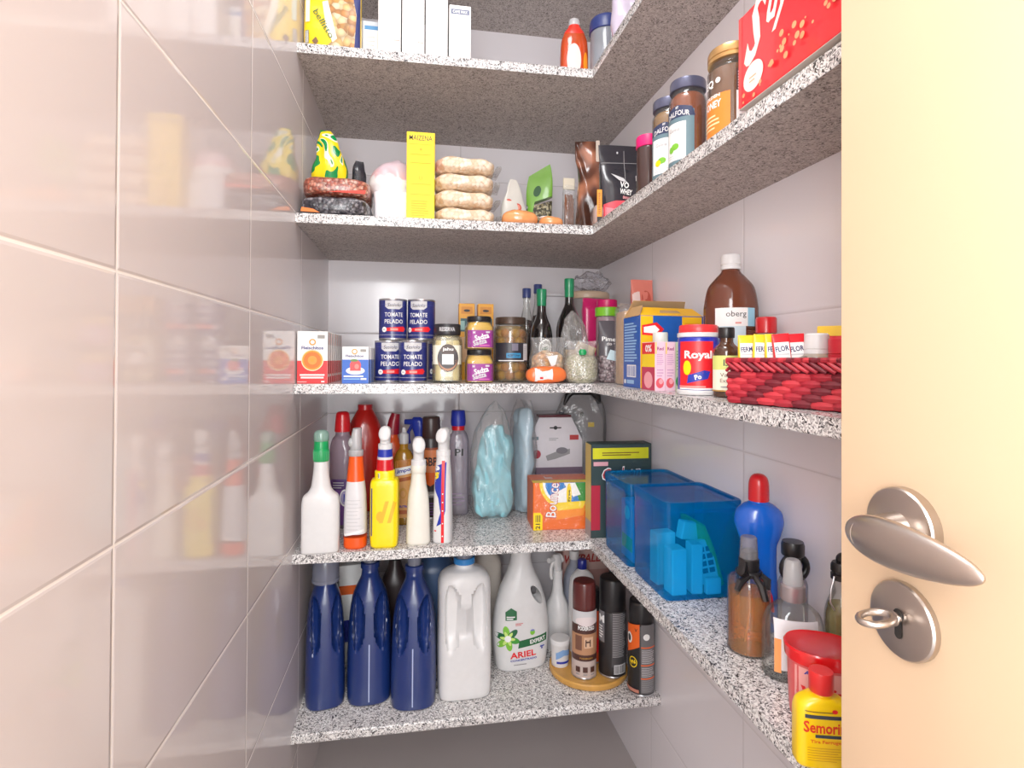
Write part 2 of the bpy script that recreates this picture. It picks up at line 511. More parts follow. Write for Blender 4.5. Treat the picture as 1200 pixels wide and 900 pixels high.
shelf(SH[0], 'uppermost granite shelf, only its rough grey underside showing at the top edge of the photo')
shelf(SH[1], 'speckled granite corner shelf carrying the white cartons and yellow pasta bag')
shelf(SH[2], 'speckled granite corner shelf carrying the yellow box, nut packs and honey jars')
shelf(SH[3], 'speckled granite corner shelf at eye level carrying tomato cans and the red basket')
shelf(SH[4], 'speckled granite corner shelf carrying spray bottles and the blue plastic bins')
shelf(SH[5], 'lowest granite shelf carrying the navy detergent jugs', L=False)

# ------------------------------------------------------------------ door
d = bpy.data.objects.new('door_1', None); COL.objects.link(d); d.location = (0.61, 0.4, 0); struct(d)
m = MB(); m.box(0, 0.036, -0.78, 0, 0.008, 2.1, DOORM, 0.0015, 2); m.build('door_leaf', d)
# rose, neck and lever (local: face is x = 0, -x toward the aisle, y negative toward the hinge)
hz, hy = 1.014, -0.062
def disc_x(mb, y, z, r, x0, x1, material, seg=40, bev=0.002):
    rs = []
    for (x, rr) in ((x0, r), (x1 + bev, r), (x1 + bev * .3, r - bev * .5), (x1, r - bev * 1.4)):
        rs.append([Vector((x, y + rr * math.cos(2 * PI * j / seg), z + rr * math.sin(2 * PI * j / seg))) for j in range(seg)])
    mb.rings([r_[::1] for r_ in rs], material, True, True)
hd = MB()
disc_x(hd, hy, hz, 0.0275, 0.0, -0.009, NICK)
hd.tube([(-0.006, hy, hz - .001), (-0.020, hy, hz - .001), (-0.030, hy - .004, hz - .002), (-0.039, hy - .010, hz - .002)], [0.0125, 0.0105, 0.0105, 0.012], NICK, seg=24)
# lever: a lens-like swept body
rs = []
A = Vector((-0.039, hy + 0.010, hz - 0.002)); B = Vector((-0.036, hy - 0.084, hz - 0.002))
for i in range(33):
    t = 0.5 - 0.5 * math.cos(PI * i / 32)
    p = A.lerp(B, t)
    e = (0.36 - t) / 0.36 if t < 0.36 else (t - 0.36) / 0.64
    w = max(0.0, 1 - e ** (2.3 if t < 0.36 else 1.7)) ** (0.5 if t < 0.36 else 0.56)
    hgt = 0.0150 * w + 0.0006; thk = 0.0080 * w + 0.0006
    rs.append([p + Vector((thk * math.cos(2 * PI * j / 28), 0, hgt * math.sin(2 * PI * j / 28))) for j in range(28)])
hd.rings(rs, NICK)
ho = hd.build('lever_handle', d)
es = MB(); disc_x(es, -0.061, 0.9485, 0.0265, 0.0, -0.006, NICK)
es.on(lambda u, v, h: Vector((-0.006 - h, -0.061 - u, 0.9485 + v)), cell=10)
es.ell(-0.0, 0.004, 0.0042, 0.0042, BLK); es.rect(-0.003, 0.003, -0.0095, 0.004, BLK); es.ell(0, -0.0095, 0.003, 0.003, BLK)
eo = es.build('key_escutcheon', d)
k = MB()
k.tube([(-0.004, -0.061, 0.9485 + 0.002), (-0.014, -0.061, 0.951)], 0.0032, NICK, seg=14)
k.tube([(-0.0105, -0.061, 0.9503), (-0.0135, -0.061, 0.9505)], 0.0052, NICK, seg=18)
loop = []
for j in range(29):
    a = 2 * PI * j / 28
    loop.append(Vector((-0.024 + 0.0115 * math.cos(a), -0.061 + 0.0085 * math.sin(a), 0.9515 + 0.0015 * math.cos(a))))
k.tube(loop, 0.0024, NICK, seg=12, caps=False)
k.build('door_key', eo)

# ------------------------------------------------------------------ camera and light
cam = bpy.data.cameras.new('camera'); co = bpy.data.objects.new('camera', cam); COL.objects.link(co)
cam.sensor_width = 36.0; cam.lens = 652.2783 / 1200 * 36; cam.clip_start = 0.01
cam.shift_y = -(450 - 415.0748) / 1200
co.location = (CX, 0, CH)
yaw, pit, rol = 0.1709, 0.0088, -0.005
R = Matrix.Rotation(-yaw, 4, 'Z') @ Matrix.Rotation(PI / 2 + pit, 4, 'X') @ Matrix.Rotation(-rol, 4, 'Z')
co.rotation_euler = R.to_euler()
scene.camera = co

w = bpy.data.worlds.new('world'); scene.world = w; w.use_nodes = True
bg = w.node_tree.nodes['Background']; bg.inputs[0].default_value = (0.985, 0.99, 1.0, 1); bg.inputs[1].default_value = 2.05

def area(name, loc, target, size, sy, power, c=(1, 0.96, 0.92)):
    l = bpy.data.lights.new(name, 'AREA'); l.shape = 'RECTANGLE'; l.size = size; l.size_y = sy; l.energy = power; l.color = c
    o = bpy.data.objects.new(name, l); COL.objects.link(o); o.location = loc
    o.rotation_euler = (Vector(target) - Vector(loc)).to_track_quat('-Z', 'Y').to_euler()
    return o
area('ceiling_lamp', (0.33, 0.50, 2.58), (0.36, 0.75, 0.6), 0.35, 0.5, 10, (.99, .99, 1))
area('hall_lamp', (0.05, -0.95, 1.9), (0.5, 1.2, 0.8), 0.8, 0.8, 8, (.98, .99, 1))
area('low_rear_fill', (0.30, -1.1, 0.75), (0.5, 1.5, 0.7), 0.6, 0.6, 8, (.98, .99, 1))  # unseen low fill light behind the camera
area('side_fill', (0.06, -0.30, 1.35), (0.88, 0.95, 1.15), 0.35, 0.9, 17, (.975, .985, 1))  # unseen fill light, added to brighten the right wall

scene.view_settings.view_transform = 'Standard'
scene.view_settings.look = 'None'
scene.view_settings.exposure = 0.0
scene.view_settings.gamma = 1.10
scene.cycles.use_denoising = True
scene.cycles.max_bounces = 10
scene.cycles.diffuse_bounces = 5
scene.cycles.glossy_bounces = 4
scene.cycles.transmission_bounces = 8
scene.cycles.transparent_max_bounces = 24
scene.cycles.caustics_reflective = False
scene.cycles.caustics_refractive = False
scene.cycles.sample_clamp_indirect = 6.0
# ------------------------------------------------------------------ shared colours
WHT = mat('white_plastic', (222, 221, 221), 0.32)
WHP = mat('white_paper', (246, 245, 243), 0.55)
OFFW = mat('cream_white_plastic', (232, 228, 216), 0.35)
REDP = mat('red_plastic', (205, 18, 28), 0.3, coat=0.2)
REDB = mat('bright_red_print', (228, 26, 34), 0.4)
ORGP = mat('orange_print', (240, 96, 20), 0.4)
YELP = mat('yellow_print', (252, 214, 0), 0.4)
BLUP = mat('royal_blue_print', (28, 46, 160), 0.4)
NAVY = mat('navy_plastic', (22, 44, 104), 0.28, coat=0.3)
BLKP = mat('black_plastic', (24, 23, 25), 0.35)
INK = mat('black_ink', (30, 28, 32), 0.5)
GRY = mat('grey_print', (150, 148, 150), 0.5)
LGRY = mat('pale_grey_print', (205, 204, 206), 0.5)
GRN = mat('green_plastic', (10, 150, 80), 0.35)
DGRN = mat('dark_green_print', (20, 96, 52), 0.45)
LGRN = mat('leaf_green_print', (120, 190, 50), 0.45)
PURP = mat('violet_print', (110, 66, 140), 0.4)
GOLD = mat('gold_print', (190, 140, 60), 0.4, metal=0.3)
SILV = mat('silver_metal', (200, 200, 204), 0.28, metal=0.9)
CLEAR = film('clear_plastic_film', haze=0.10)
GLASS = film('clear_glass', (250, 252, 250), haze=0.03, rough=0.03, crinkle=0.0, gloss=0.3)
PET = film('clear_bottle_plastic', (235, 232, 236), haze=0.16, rough=0.08, crinkle=0.15, bscale=25)
FROST = film('frosted_plastic', (236, 238, 240), haze=0.45, rough=0.2, crinkle=0.0)

def place(x, y, k, dz=0.0): return (x, y, SH[k] + dz)

# ================================================================== LOWEST SHELF
def recess(z0, z1, x_in, x_out, depth, side=1):
    def w(q):
        if q.y < 0:
            t = (q.z - z0) / (z1 - z0)
            if 0 < t < 1:
                e = abs(2 * t - 1); xi = x_in + (x_out - x_in) * .55 * e ** 3; xo = x_out - (x_out - x_in) * .25 * e ** 3
                a = abs(q.x); c = (xi + xo) / 2; hw = (xo - xi) / 2
                g = max(0.0, 1 - ((a - c) / hw) ** 6) * max(0.0, 1 - e ** 6)
                q = Vector((q.x, q.y + depth * g, q.z))
        return q
    return w

def navy_jug(label, loc, w, h, rotz, cap, strip):
    t = thing('detergent_jug', label, 'detergent jug', loc, rotz, 'navy detergent jugs')
    r = w / 2
    prof = [(0.0, r * .90, .050, 3), (0.006, r * .98, .056, 3), (0.05, r, .058, 2.8), (0.13, r * .98, .057, 2.6), (0.20, r * .92, .052, 2.5),
            (0.245, r * .80, .047, 2.4), (0.275, r * .60, .040, 2.2), (0.300, r * .40, .028, 2), (0.312, 0.0200, .0200, 2), (0.322, 0.0190, 0.0190, 2)]
    m = MB().sup(prof, NAVY, 96, 10, warp=recess(0.135, 0.265, 0.012, r * .74, 0.030))
    m.build('jug_body', t)
    if strip:
        MB().on(supf(prof)).rect(-.0013, .0013, 0.012, 0.150, mat('pale_seam_strip', (170, 185, 220), 0.4)).build('seam_strip', t)
    c = MB()
    cm = film('smoky_clear_cap', (180, 184, 204), haze=0.35, crinkle=0.0)
    if cap == 'cup':
        c.lathe([(0.032, 0.290), (0.033, 0.292), (0.030, 0.345), (0.028, 0.349), (0.0, 0.349)], cm, 36, 2, cap1=False)
        c.lathe([(0.0325, 0.291), (0.0335, 0.2915), (0.0335, 0.298), (0.032, 0.299)], cm, 36, 1, cap0=False, cap1=False)
    else:
        c.lathe([(0.0215, 0.318), (0.023, 0.3185), (0.023, 0.331), (0.0215, 0.332)], NAVY, 36, 1)
        c.lathe([(0.0165, 0.332), (0.0165, 0.333), (0.0155, h - .003), (0.014, h), (0, h)], cm, 36, 2, cap1=False)
    c.build('measuring_cap' if cap == 'cup' else 'screw_cap', t)
    return t
navy_jug('navy blue detergent jug with a frosted measuring cup cap, against the tiled left wall', place(0.053, 1.446, 5), 0.094, 0.349, 0.18, 'cup', False)
navy_jug('navy detergent jug with pale seam strip, between the other two navy jugs', place(0.160, 1.447, 5), 0.108, 0.362, 0.06, 'cap', True)
navy_jug('navy detergent jug with pale seam strip, right beside the white jug', place(0.270, 1.410, 5), 0.110, 0.364, -0.05, 'cap', True)

t = thing('bleach_jug', 'big white jug with blue screw cap and moulded hand grip', 'jug', place(0.395, 1.425, 5), 0.03)
prof = [(0.0, .058, .044, 4.5), (0.006, .064, .050, 4.5), (0.02, .066, .052, 4.5), (0.12, .067, .052, 4.2), (0.20, .066, .051, 3.6), (0.27, .066, .050, 3.2),
        (0.292, .062, .047, 3), (0.308, .047, .038, 2.4), (0.316, .026, .024, 2), (0.320, .0225, .0225, 2), (0.326, .0225, .0225, 2)]
MB().sup(prof, WHT, 96, 10, warp=recess(0.125, 0.285, 0.012, 0.052, 0.026)).build('jug_body', t)
m = MB(); bl = mat('sky_blue_cap', (40, 120, 190), 0.35)
m.lathe([(0.026, 0.324), (0.027, 0.325), (0.027, 0.338), (0.026, 0.339)], bl, 36, 1)
m.lathe([(0.022, 0.339), (0.022, 0.340), (0.021, 0.362), (0.019, 0.364), (0, 0.364)], film('smoky_clear_cap'), 36, 1, cap1=False)
m.build('screw_cap', t)

# white bottle with green flower print
t = thing('liquid_detergent_bottle', 'white detergent bottle with handle hole, green flower and green banner print', 'detergent bottle', place(0.560, 1.522, 5), 0.10)
prof = [(0.0, .062, .034, 3), (0.006, .069, .039, 3), (0.05, .076, .042, 2.8), (0.10, .079, .042, 2.6), (0.16, .073, .041, 2.4), (0.215, .058, .038, 2.3),
        (0.255, .040, .033, 2.1), (0.285, .030, .029, 2), (0.305, .028, .028, 2), (0.312, .028, .028, 2)]
body = MB().sup(prof, WHT, 64, 8).build('bottle_body', t)
ctr = MB()
ring = []
for y in (-0.08, 0.08):
    ring.append([Vector((0.036 + 0.013 * math.cos(a) - 0.0, y, 0.200)) + Vector((0.026 * math.sin(a) * -0.5, 0, 0.026 * math.sin(a))) for a in [2 * PI * j / 28 for j in range(28)]])
ctr.rings(ring[::-1], WHT)
co_ = ctr.build('cutter', t); bpy.context.view_layer.update()
cut(body, co_)
m = MB().on(supf(prof))
def fl(cx, cy):
    for i in range(6):
        a = PI / 2 + i * PI / 3 + .2
        m.h = 0.0003 + 0.00005 * (i % 2)
        m.ell(cx + .017 * math.cos(a), cy + .017 * math.sin(a), .0165, .0085, [LGRN, DGRN, LGRN, LGRN, mat('mid_green_print', (60, 150, 50), .45), DGRN][i], rot=a)
    m.h = 0.0006
    for i in range(6):
        a = PI / 2 + i * PI / 3 + .4
        m.ell(cx + .010 * math.cos(a), cy + .010 * math.sin(a), .010, .004, mat('pale_lime_print', (200, 230, 120), .45), rot=a)
    m.ell(cx, cy, .0085, .0085, WHP)
m.poly([(-.018, .064), (.0655, .073), (.0668, .094), (-.015, .084)], DGRN)
fl(-.046, .092)
m.text('EXPERT', .038, .0805, .0105, WHP, w=.046, rot=.10)
m.text('ARIEL', -.004, .048, .0165, REDB, w=.072, rot=.05, bold=True)
m.text('CONCENTRADO', -.002, .0335, .0055, BLUP, w=.074, rot=.03)
m.poly([(-.052, .140), (-.022, .141), (-.022, .164), (-.037, .173), (-.052, .162)], DGRN)
m.lines(-.049, -.026, .143, .153, 2, WHP, .55)
m.lines(-.026, -.004, .126, .134, 2, mat('pink_print', (220, 130, 130), .5), .5)
m.ell(.022, .104, .007, .007, LGRN); m.ell(.022, .107, .007, .005, mat('periwinkle_print', (110, 120, 190), .5), a0=.3, a1=PI - .3)
m.lines(-.030, .018, .020, .024, 1, GRY, .6); m.rect(.044, .058, .0605, .0635, BLUP); m.rect(.048, .052, .055, .060, BLUP)
m.build('printed_label', t)
MB().lathe([(0.029, .308), (0.031, .309), (0.030, .350), (0.028, .353), (0, .353)], WHT, 36, 1, cap1=False).build('screw_cap', t)

def trigger_head(t, z, material, tilt=0.25, s=1.0, tall=0.062, nozzle=True):
    """spray head seen from behind: collar, sloping oval back, nozzle and trigger pointing to +y"""
    m = MB()
    m.lathe([(0.0135 * s, z), (0.0145 * s, z + .001), (0.0145 * s, z + .012), (0.0125 * s, z + .014)], material, 28, 1)
    m.sup([(z + .013, .0105 * s, .0115 * s, 2.4), (z + .025, .0105 * s, .013 * s, 2.6, 0, .002), (z + tall * .62, .0115 * s, .017 * s, 2.6, 0, .004), (z + tall * .85, .0115 * s, .017 * s, 2.4, 0, .006), (z + tall, .006 * s, .010 * s, 2, 0, .008)], material, 28, 5)
    b = MB(); b.ball((0, 0, 0), (.0125 * s, .006 * s, .0165 * s), material, 2.1, 24, 14)
    R_ = Matrix.Rotation(-0.45, 4, 'X')
    b.v = [R_ @ q + Vector((0, -.011 * s, z + tall * .74)) for q in b.v]
    m.add(b.v, b.f, material)
    hd = m.build('spray_head', t)
    tr = MB()
    tr.tube([(0, .014 * s, z + tall * .80), (0, .040 * s, z + tall * .80)], [.0085 * s, .007 * s], material, 18)
    tr.build('nozzle', hd)
    tg = MB().tube([(0, .020 * s, z + tall * .68), (0, .030 * s, z + tall * .4), (0, .030 * s, z + tall * .1), (0, .026 * s, z - .006)], [.005, .005, .005, .004], material, 12)
    tg.build('trigger', hd)
    return hd

t = thing('spray_bottle', 'plain white trigger spray bottle behind the green flower detergent bottle', 'spray bottle', place(0.682, 1.585, 5), 2.2)
prof = [(0, .030, .026, 3), (.005, .034, .029, 3), (.08, .035, .030, 3), (.125, .031, .028, 2.6), (.165, .017, .017, 2), (.205, .014, .014, 2), (.210, .0145, .0145, 2), (.215, .0145, .0145, 2)]
MB().sup(prof, WHT, 40, 6).build('bottle_body', t); trigger_head(t, .215, WHT)
t = thing('cleaner_bottle', 'slim grey bottle at the back beside the white trigger spray bottle', 'bottle', place(0.742, 1.620, 5))
gp = mat('blue_grey_plastic', (150, 156, 172), 0.4)
MB().sup([(0, .026, .024, 3), (.005, .030, .028, 3), (.18, .030, .028, 3), (.215, .022, .022, 2.3), (.235, .013, .013, 2), (.245, .013, .013, 2)], gp, 36, 5).build('bottle_body', t)
MB().cyl(.0145, .245, .27, WHT).build('screw_cap', t)

# box at the back
t = thing('wipes_box', 'pale red box of wipes at the very back, lettered in dark red', 'box', place(0.795, 1.72, 5))
m = MB().box(-.075, .075, -.05, .05, 0, .335, mat('faded_rose_card', (186, 140, 132), .6), .0015)
m.on(front(-.05)).rect(-.07, .07, .19, .25, mat('pale_rose_print', (206, 170, 162), .6)); m.text('WYPALL', -.012, .226, .026, mat('brick_red_print', (170, 40, 36), .5), w=.12, shear=.2)
m.build('wipes_carton', t)

# turntable with cans
tc = Vector((0.737, 1.462, SH[5]))
t = thing('turntable', 'round wooden turntable tray under the aerosol cans', 'turntable', tuple(tc))
WOOD = mat('honey_bamboo', (205, 150, 70), 0.4, var=0.25, bscale=40)
m = MB().lathe([(.075, 0), (.1035, .003), (.1055, .006), (.1055, .015), (.103, .018), (.100, .018), (.0985, .0135), (0, .0135)], WOOD, 64, 1, cap1=False)
m.build('tray', t)
TT = SH[5] + .0136

def can(name, label, loc, r, h, capm, caph, bodym, group=None, rotz=0.0, capr=None, taper=0.006):
    t = thing(name, label, 'aerosol can' if 'aerosol' in name else 'can', loc, rotz, group)
    b = h - caph
    m = MB(); m.lathe([(r - .003, 0), (r, .002), (r, b - .012), (r - taper, b - .002), (r - taper, b)], bodym, 40, 2)
    m.lathe([(r - .0015, 0.0), (r + .0006, .001), (r + .0006, .004), (r, .005)], SILV, 40, 1)
    m.build('can_body', t)
    cr = capr or (r - .0025)
    MB().lathe([(cr, b - .010), (cr + .0005, b - .009), (cr - .0005, h - .006), (cr - .003, h - .001), (cr - .006, h), (0, h)], capm, 40, 2, cap1=False).build('can_cap', t)
    return t
t = can('aerosol_can', 'brown capped furniture polish aerosol can on the round wooden tray', (0.713, 1.424, TT), .0325, .246, mat('maroon_cap', (88, 32, 30), .3, coat=.3), .068, mat('polish_can_print', (196, 178, 170), .35), rotz=-.10)
m = MB().on(cylf(.0327)); U = .046
BRN = mat('dark_brown_print', (72, 40, 34), .4); TAN = mat('tan_photo_print', (178, 128, 92), .45)
m.rect(-U, U, .142, .176, LGRY); m.rect(-U, U, .118, .142, BRN); m.rect(-U, U, .064, .118, TAN); m.rect(-U, U, .048, .064, BRN)
m.ell(0, .150, .030, .012, mat('rose_white_print', (228, 214, 214), .4)); m.text('PODEROSO', 0, .133, .0105, WHP, w=.044)
m.rect(-.030, -.012, .076, .114, mat('brown_shade_print', (110, 70, 54), .5)); m.rect(-.006, .018, .082, .110, mat('buff_print', (212, 172, 140), .5))
m.rect(-.003, .000, .086, .104, BRN); m.rect(.008, .011, .086, .104, BRN); m.rect(-.003, .011, .096, .100, BRN)
m.text('PODEROSO', 0, .056, .004, GOLD, w=.034)
for q in (-.022, -.003, .016): m.rect(q - .006, q + .006, .020, .034, BRN); m.rect(q - .005, q + .005, .013, .016, GRY)
m.build('printed_label', t)
t = can('aerosol_can', 'all black aerosol can with grey small print and a barcode on the wooden tray', (0.790, 1.420, TT), .036, .252, BLKP, .075, mat('black_can_print', (34, 32, 34), .35), rotz=-.22, capr=.0345)
m = MB().on(cylf(.0362))
m.rect(-.006, .040, .030, .172, mat('charcoal_print', (62, 60, 62), .45)); m.lines(-.004, .038, .056, .170, 26, GRY, .45, 4)
m.rect(.000, .036, .012, .036, LGRY); m.bars(.002, .034, .014, .034, 16, INK)
m.rect(-.050, -.026, .09, .17, mat('steel_print', (120, 118, 122), .4)); m.text('M', -.036, .150, .02, WHP); m.lines(-.046, -.03, .10, .135, 5, WHP, .5)
m.build('printed_label', t)
t = can('aerosol_can', 'slim orange can squeezed between the brown capped can and the black can', (0.758, 1.485, TT), .023, .20, BLKP, .05, mat('orange_can_print', (206, 70, 34), .4))
MB().on(cylf(.0232)).rect(-.03, .03, .03, .07, REDB).build('printed_label', t)
t = can('aerosol_can', 'bare silver can at the right of the wooden tray', (0.812, 1.495, TT), .024, .17, SILV, .03, SILV)
t = can('aerosol_can', 'black and orange spray lubricant can at the right end of the lowest shelf', (0.843, 1.352, SH[5]), .0335, .232, BLKP, .05, mat('graphite_can_print', (52, 50, 52), .35), rotz=-.45)
m = MB().on(cylf(.0337))
m.rect(-.050, -.003, .006, .170, mat('deep_black_print', (22, 22, 24), .4)); m.poly([(-.044, .100), (-.003, .124), (-.003, .180), (-.044, .172)], ORGP)
m.ell(-.033, .140, .010, .014, WHP); m.ell(-.033, .140, .006, .009, INK); m.text('V', -.012, .164, .008, BLKP)
m.ell(-.020, .083, .0115, .0135, YELP); m.ell(-.020, .083, .0095, .0112, mat('deep_black_print', (22, 22, 24))); m.text('W', -.020, .083, .010, YELP, rot=.3)
m.rect(.001, .040, .010, .18, mat('mid_grey_can_print', (104, 102, 104), .45))
for v in (.045, .078, .122): m.rect(.001, .040, v, v + .003, ORGP)
m.lines(.003, .038, .014, .045, 8, GRY, .35); m.lines(.003, .038, .052, .076, 6, LGRY, .3); m.lines(.003, .038, .085, .12, 9, LGRY, .3)
m.ell(.014, .150, .008, .008, WHP); m.rect(-.050, -.004, .010, .018, mat('rosy_print', (190, 120, 100), .5))
m.build('printed_label', t)
t = thing('wax_tub', 'small white and blue tub at the left of the wooden tray', 'tub', (0.662, 1.478, TT), .2)
m = MB().lathe([(.021, 0), (.023, .002), (.025, .058), (.0265, .060), (.0265, .070), (.025, .072), (0, .072)], WHT, 32, 1, cap1=False)
m.on(lambda u, v, h: Vector(((.0236 + v * .03 + h) * math.sin(u / .024), -(.0236 + v * .03 + h) * math.cos(u / .024), v)))
m.poly([(-.022, .022), (.0, .034), (.022, .030), (.022, .044), (-.004, .050), (-.022, .04)], mat('sky_print', (120, 160, 210), .5)); m.rect(-.02, .02, .012, .018, BLUP)
m.build('tub_body', t)
t = thing('cleaner_bottle', 'white oval bottle with a dark blue cap standing behind the polish can', 'bottle', (0.745, 1.548, SH[5]), .05)
prof = [(0, .034, .022, 2.6), (.006, .038, .025, 2.6), (.17, .038, .025, 2.6), (.215, .034, .023, 2.4), (.236, .018, .016, 2), (.240, .0115, .0115, 2), (.246, .0115, .0115, 2)]
MB().sup(prof, mat('milky_plastic', (226, 226, 226), .35), 40, 5).build('bottle_body', t)
MB().lathe([(.0135, .243), (.014, .244), (.013, .266), (.011, .269), (0, .269)], mat('cobalt_cap', (26, 36, 130), .3), 28, 1, cap1=False).build('screw_cap', t)

# back of the lowest shelf
t = thing('soap_powder_box', 'white soap box with an orange band behind the navy jugs', 'box', place(0.112, 1.63, 5), .1)
m = MB().box(-.05, .05, -.03, .03, 0, .27, WHP, .0015); m.on(front(-.03)).rect(-.05, .05, .19, .215, ORGP); m.rect(-.05, .05, .06, .12, BLUP); m.build('soap_carton', t)
t = thing('cleaner_bottle', 'dark bottle in the shadow behind the two right navy jugs', 'bottle', place(0.215, 1.63, 5))
MB().sup([(0, .034, .03, 3), (.005, .038, .034, 3), (.2, .038, .034, 3), (.25, .02, .02, 2), (.27, .016, .016, 2)], mat('dark_brown_plastic', (56, 44, 44), .35), 36, 4).build('bottle_body', t)
MB().cyl(.018, .27, .305, BLKP).build('screw_cap', t)
t = thing('water_jug', 'smoky blue canister behind the gap between navy jug and white jug', 'canister', place(0.325, 1.60, 5))
MB().sup([(0, .052, .05, 3), (.006, .058, .055, 3), (.25, .058, .055, 3), (.30, .03, .03, 2), (.32, .022, .022, 2)], mat('slate_blue_plastic', (58, 84, 124), .35), 40, 5).build('jug_body', t)
MB().cyl(.024, .32, .345, NAVY).build('screw_cap', t)
t = thing('cleaner_bottle', 'beige bottle behind the gap between white jug and flower detergent bottle', 'bottle', place(0.475, 1.64, 5))
MB().sup([(0, .044, .034, 3), (.005, .048, .038, 3), (.24, .048, .038, 3), (.29, .022, .022, 2), (.31, .018, .018, 2)], mat('beige_plastic', (196, 186, 176), .4), 36, 4).build('bottle_body', t)
MB().cyl(.02, .31, .335, WHT).build('screw_cap', t)
# ================================================================== SPRAY BOTTLE SHELF (left run)
t = thing('squeeze_flask', 'plain white flask with long neck and green capped tip by left wall', 'flask', place(0.058, 1.332, 4), .05)
prof = [(0, .038, .021, 4.5), (.005, .0415, .024, 4.5), (.105, .0415, .024, 4.2), (.125, .039, .023, 3.6), (.138, .027, .020, 2.6), (.150, .0215, .0185, 2.1), (.205, .0160, .0160, 2), (.210, .016, .016, 2)]
MB().sup(prof, WHT, 48, 6).build('flask_body', t)
m = MB().lathe([(.0165, .206), (.0172, .207), (.0172, .232), (.0160, .234), (.0162, .236), (.0155, .254), (.014, .256)], GRN, 36, 1)
for j in range(24):
    a = 2 * PI * j / 24; m.box(.0172 * math.cos(a) - .0006, .0172 * math.cos(a) + .0006, .0172 * math.sin(a) - .0006, .0172 * math.sin(a) + .0006, .209, .230, GRN, 0)
m.build('cap_ring', t)
MB().lathe([(.0165, .252), (.0170, .253), (.0165, .268), (.013, .274), (.006, .277), (0, .277)], film('pale_green_clear_cap', (190, 228, 215), haze=.35, crinkle=0), 32, 2, cap1=False).build('clear_cap', t)

t = thing('spray_bottle', 'clear spray bottle with orange neck and orange base beside the white flask', 'spray bottle', place(0.133, 1.352, 4), -.1)
prof = [(0, .022, .020, 2.6), (.005, .026, .023, 2.6), (.05, .0262, .0235, 2.5), (.12, .024, .022, 2.4), (.155, .0205, .020, 2.2), (.205, .0165, .0165, 2), (.213, .0155, .0155, 2)]
OR2 = mat('vivid_orange_plastic', (238, 82, 16), .32)
P = [p for p in dense(prof, 6)]
m = MB()
m.sup([p for p in P if p[0] <= .0335], OR2, 40, 0, hard=True); m.sup([p for p in P if .0335 <= p[0] <= .156], mat('milky_label_plastic', (222, 220, 222), .35), 40, 0, hard=True)
m.sup([p for p in P if p[0] >= .154], OR2, 40, 0, hard=True)
m.build('bottle_body', t)
m = MB().on(supf(prof)); m.lines(-.016, .018, .045, .12, 9, LGRY, .25, 8); m.poly([(-.022, .030), (.022, .040), (.022, .046), (-.022, .036)], WHP); m.build('printed_label', t)
m = MB(); m.lathe([(.0165, .213), (.0172, .214), (.0172, .225), (.0155, .227)], FROST, 30, 1)
m.sup([(.227, .013, .015, 2.4), (.240, .013, .018, 2.5), (.262, .011, .018, 2.5, .001, 0), (.277, .0095, .016, 2.5, .003, 0)], FROST, 28, 4)
m.ball((-.009, -.010, .245), (.007, .008, .011), FROST); m.build('spray_head', t)

t = thing('spray_bottle', 'yellow square spray bottle with red and blue neck bands', 'spray bottle', place(0.200, 1.350, 4), -.05)
prof = [(0, .026, .020, 5), (.006, .031, .025, 5), (.03, .0325, .026, 5), (.145, .0325, .026, 5), (.157, .030, .0245, 4), (.160, .0235, .022, 2.6), (.176, .0235, .022, 2.5), (.179, .020, .020, 2)]
YB = mat('lemon_yellow_plastic', (250, 222, 0), .3, coat=.2)
MB().sup(prof, YB, 48, 5).build('bottle_body', t)
m = MB()
m.lathe([(.0205, .177), (.0205, .178), (.0185, .204), (.018, .204)], REDP, 32, 1); m.lathe([(.018, .204), (.018, .210)], WHT, 32, 1); m.lathe([(.0175, .210), (.0165, .228)], BLUP, 32, 1)
m.build('neck_sleeve', t)
trigger_head(t, .227, WHT, s=1.12, tall=.052)
m = MB().on(supf(prof)); m.rect(-.0325, -.026, .03, .14, mat('side_label_print', (70, 60, 110), .5)); m.ell(-.008, .075, .009, .012, mat('amber_print', (238, 180, 20), .4))
m.text('//', .010, .085, .05, mat('amber_print', (238, 180, 20), .4)); m.build('printed_label', t)
m = MB().on(cylf(.0236)); m.rect(-.020, -.010, .162, .174, WHP); m.bars(-.0195, -.0105, .163, .173, 6, INK); m.build('barcode_sticker', t)

t = thing('spray_bottle', 'all cream white tapered spray bottle without label', 'spray bottle', place(0.278, 1.358, 4), .04)
prof = [(0, .0255, .022, 3), (.006, .0285, .025, 3), (.05, .0275, .024, 2.8), (.11, .0245, .022, 2.5), (.145, .0185, .0185, 2.1), (.165, .0165, .0165, 2), (.170, .016, .016, 2)]
MB().sup(prof, OFFW, 44, 6).build('bottle_body', t)
MB().lathe([(.0175, .168), (.0182, .169), (.0182, .186), (.0170, .188)], OFFW, 32, 1).build('collar', t)
trigger_head(t, .186, WHT, s=1.22, tall=.066)

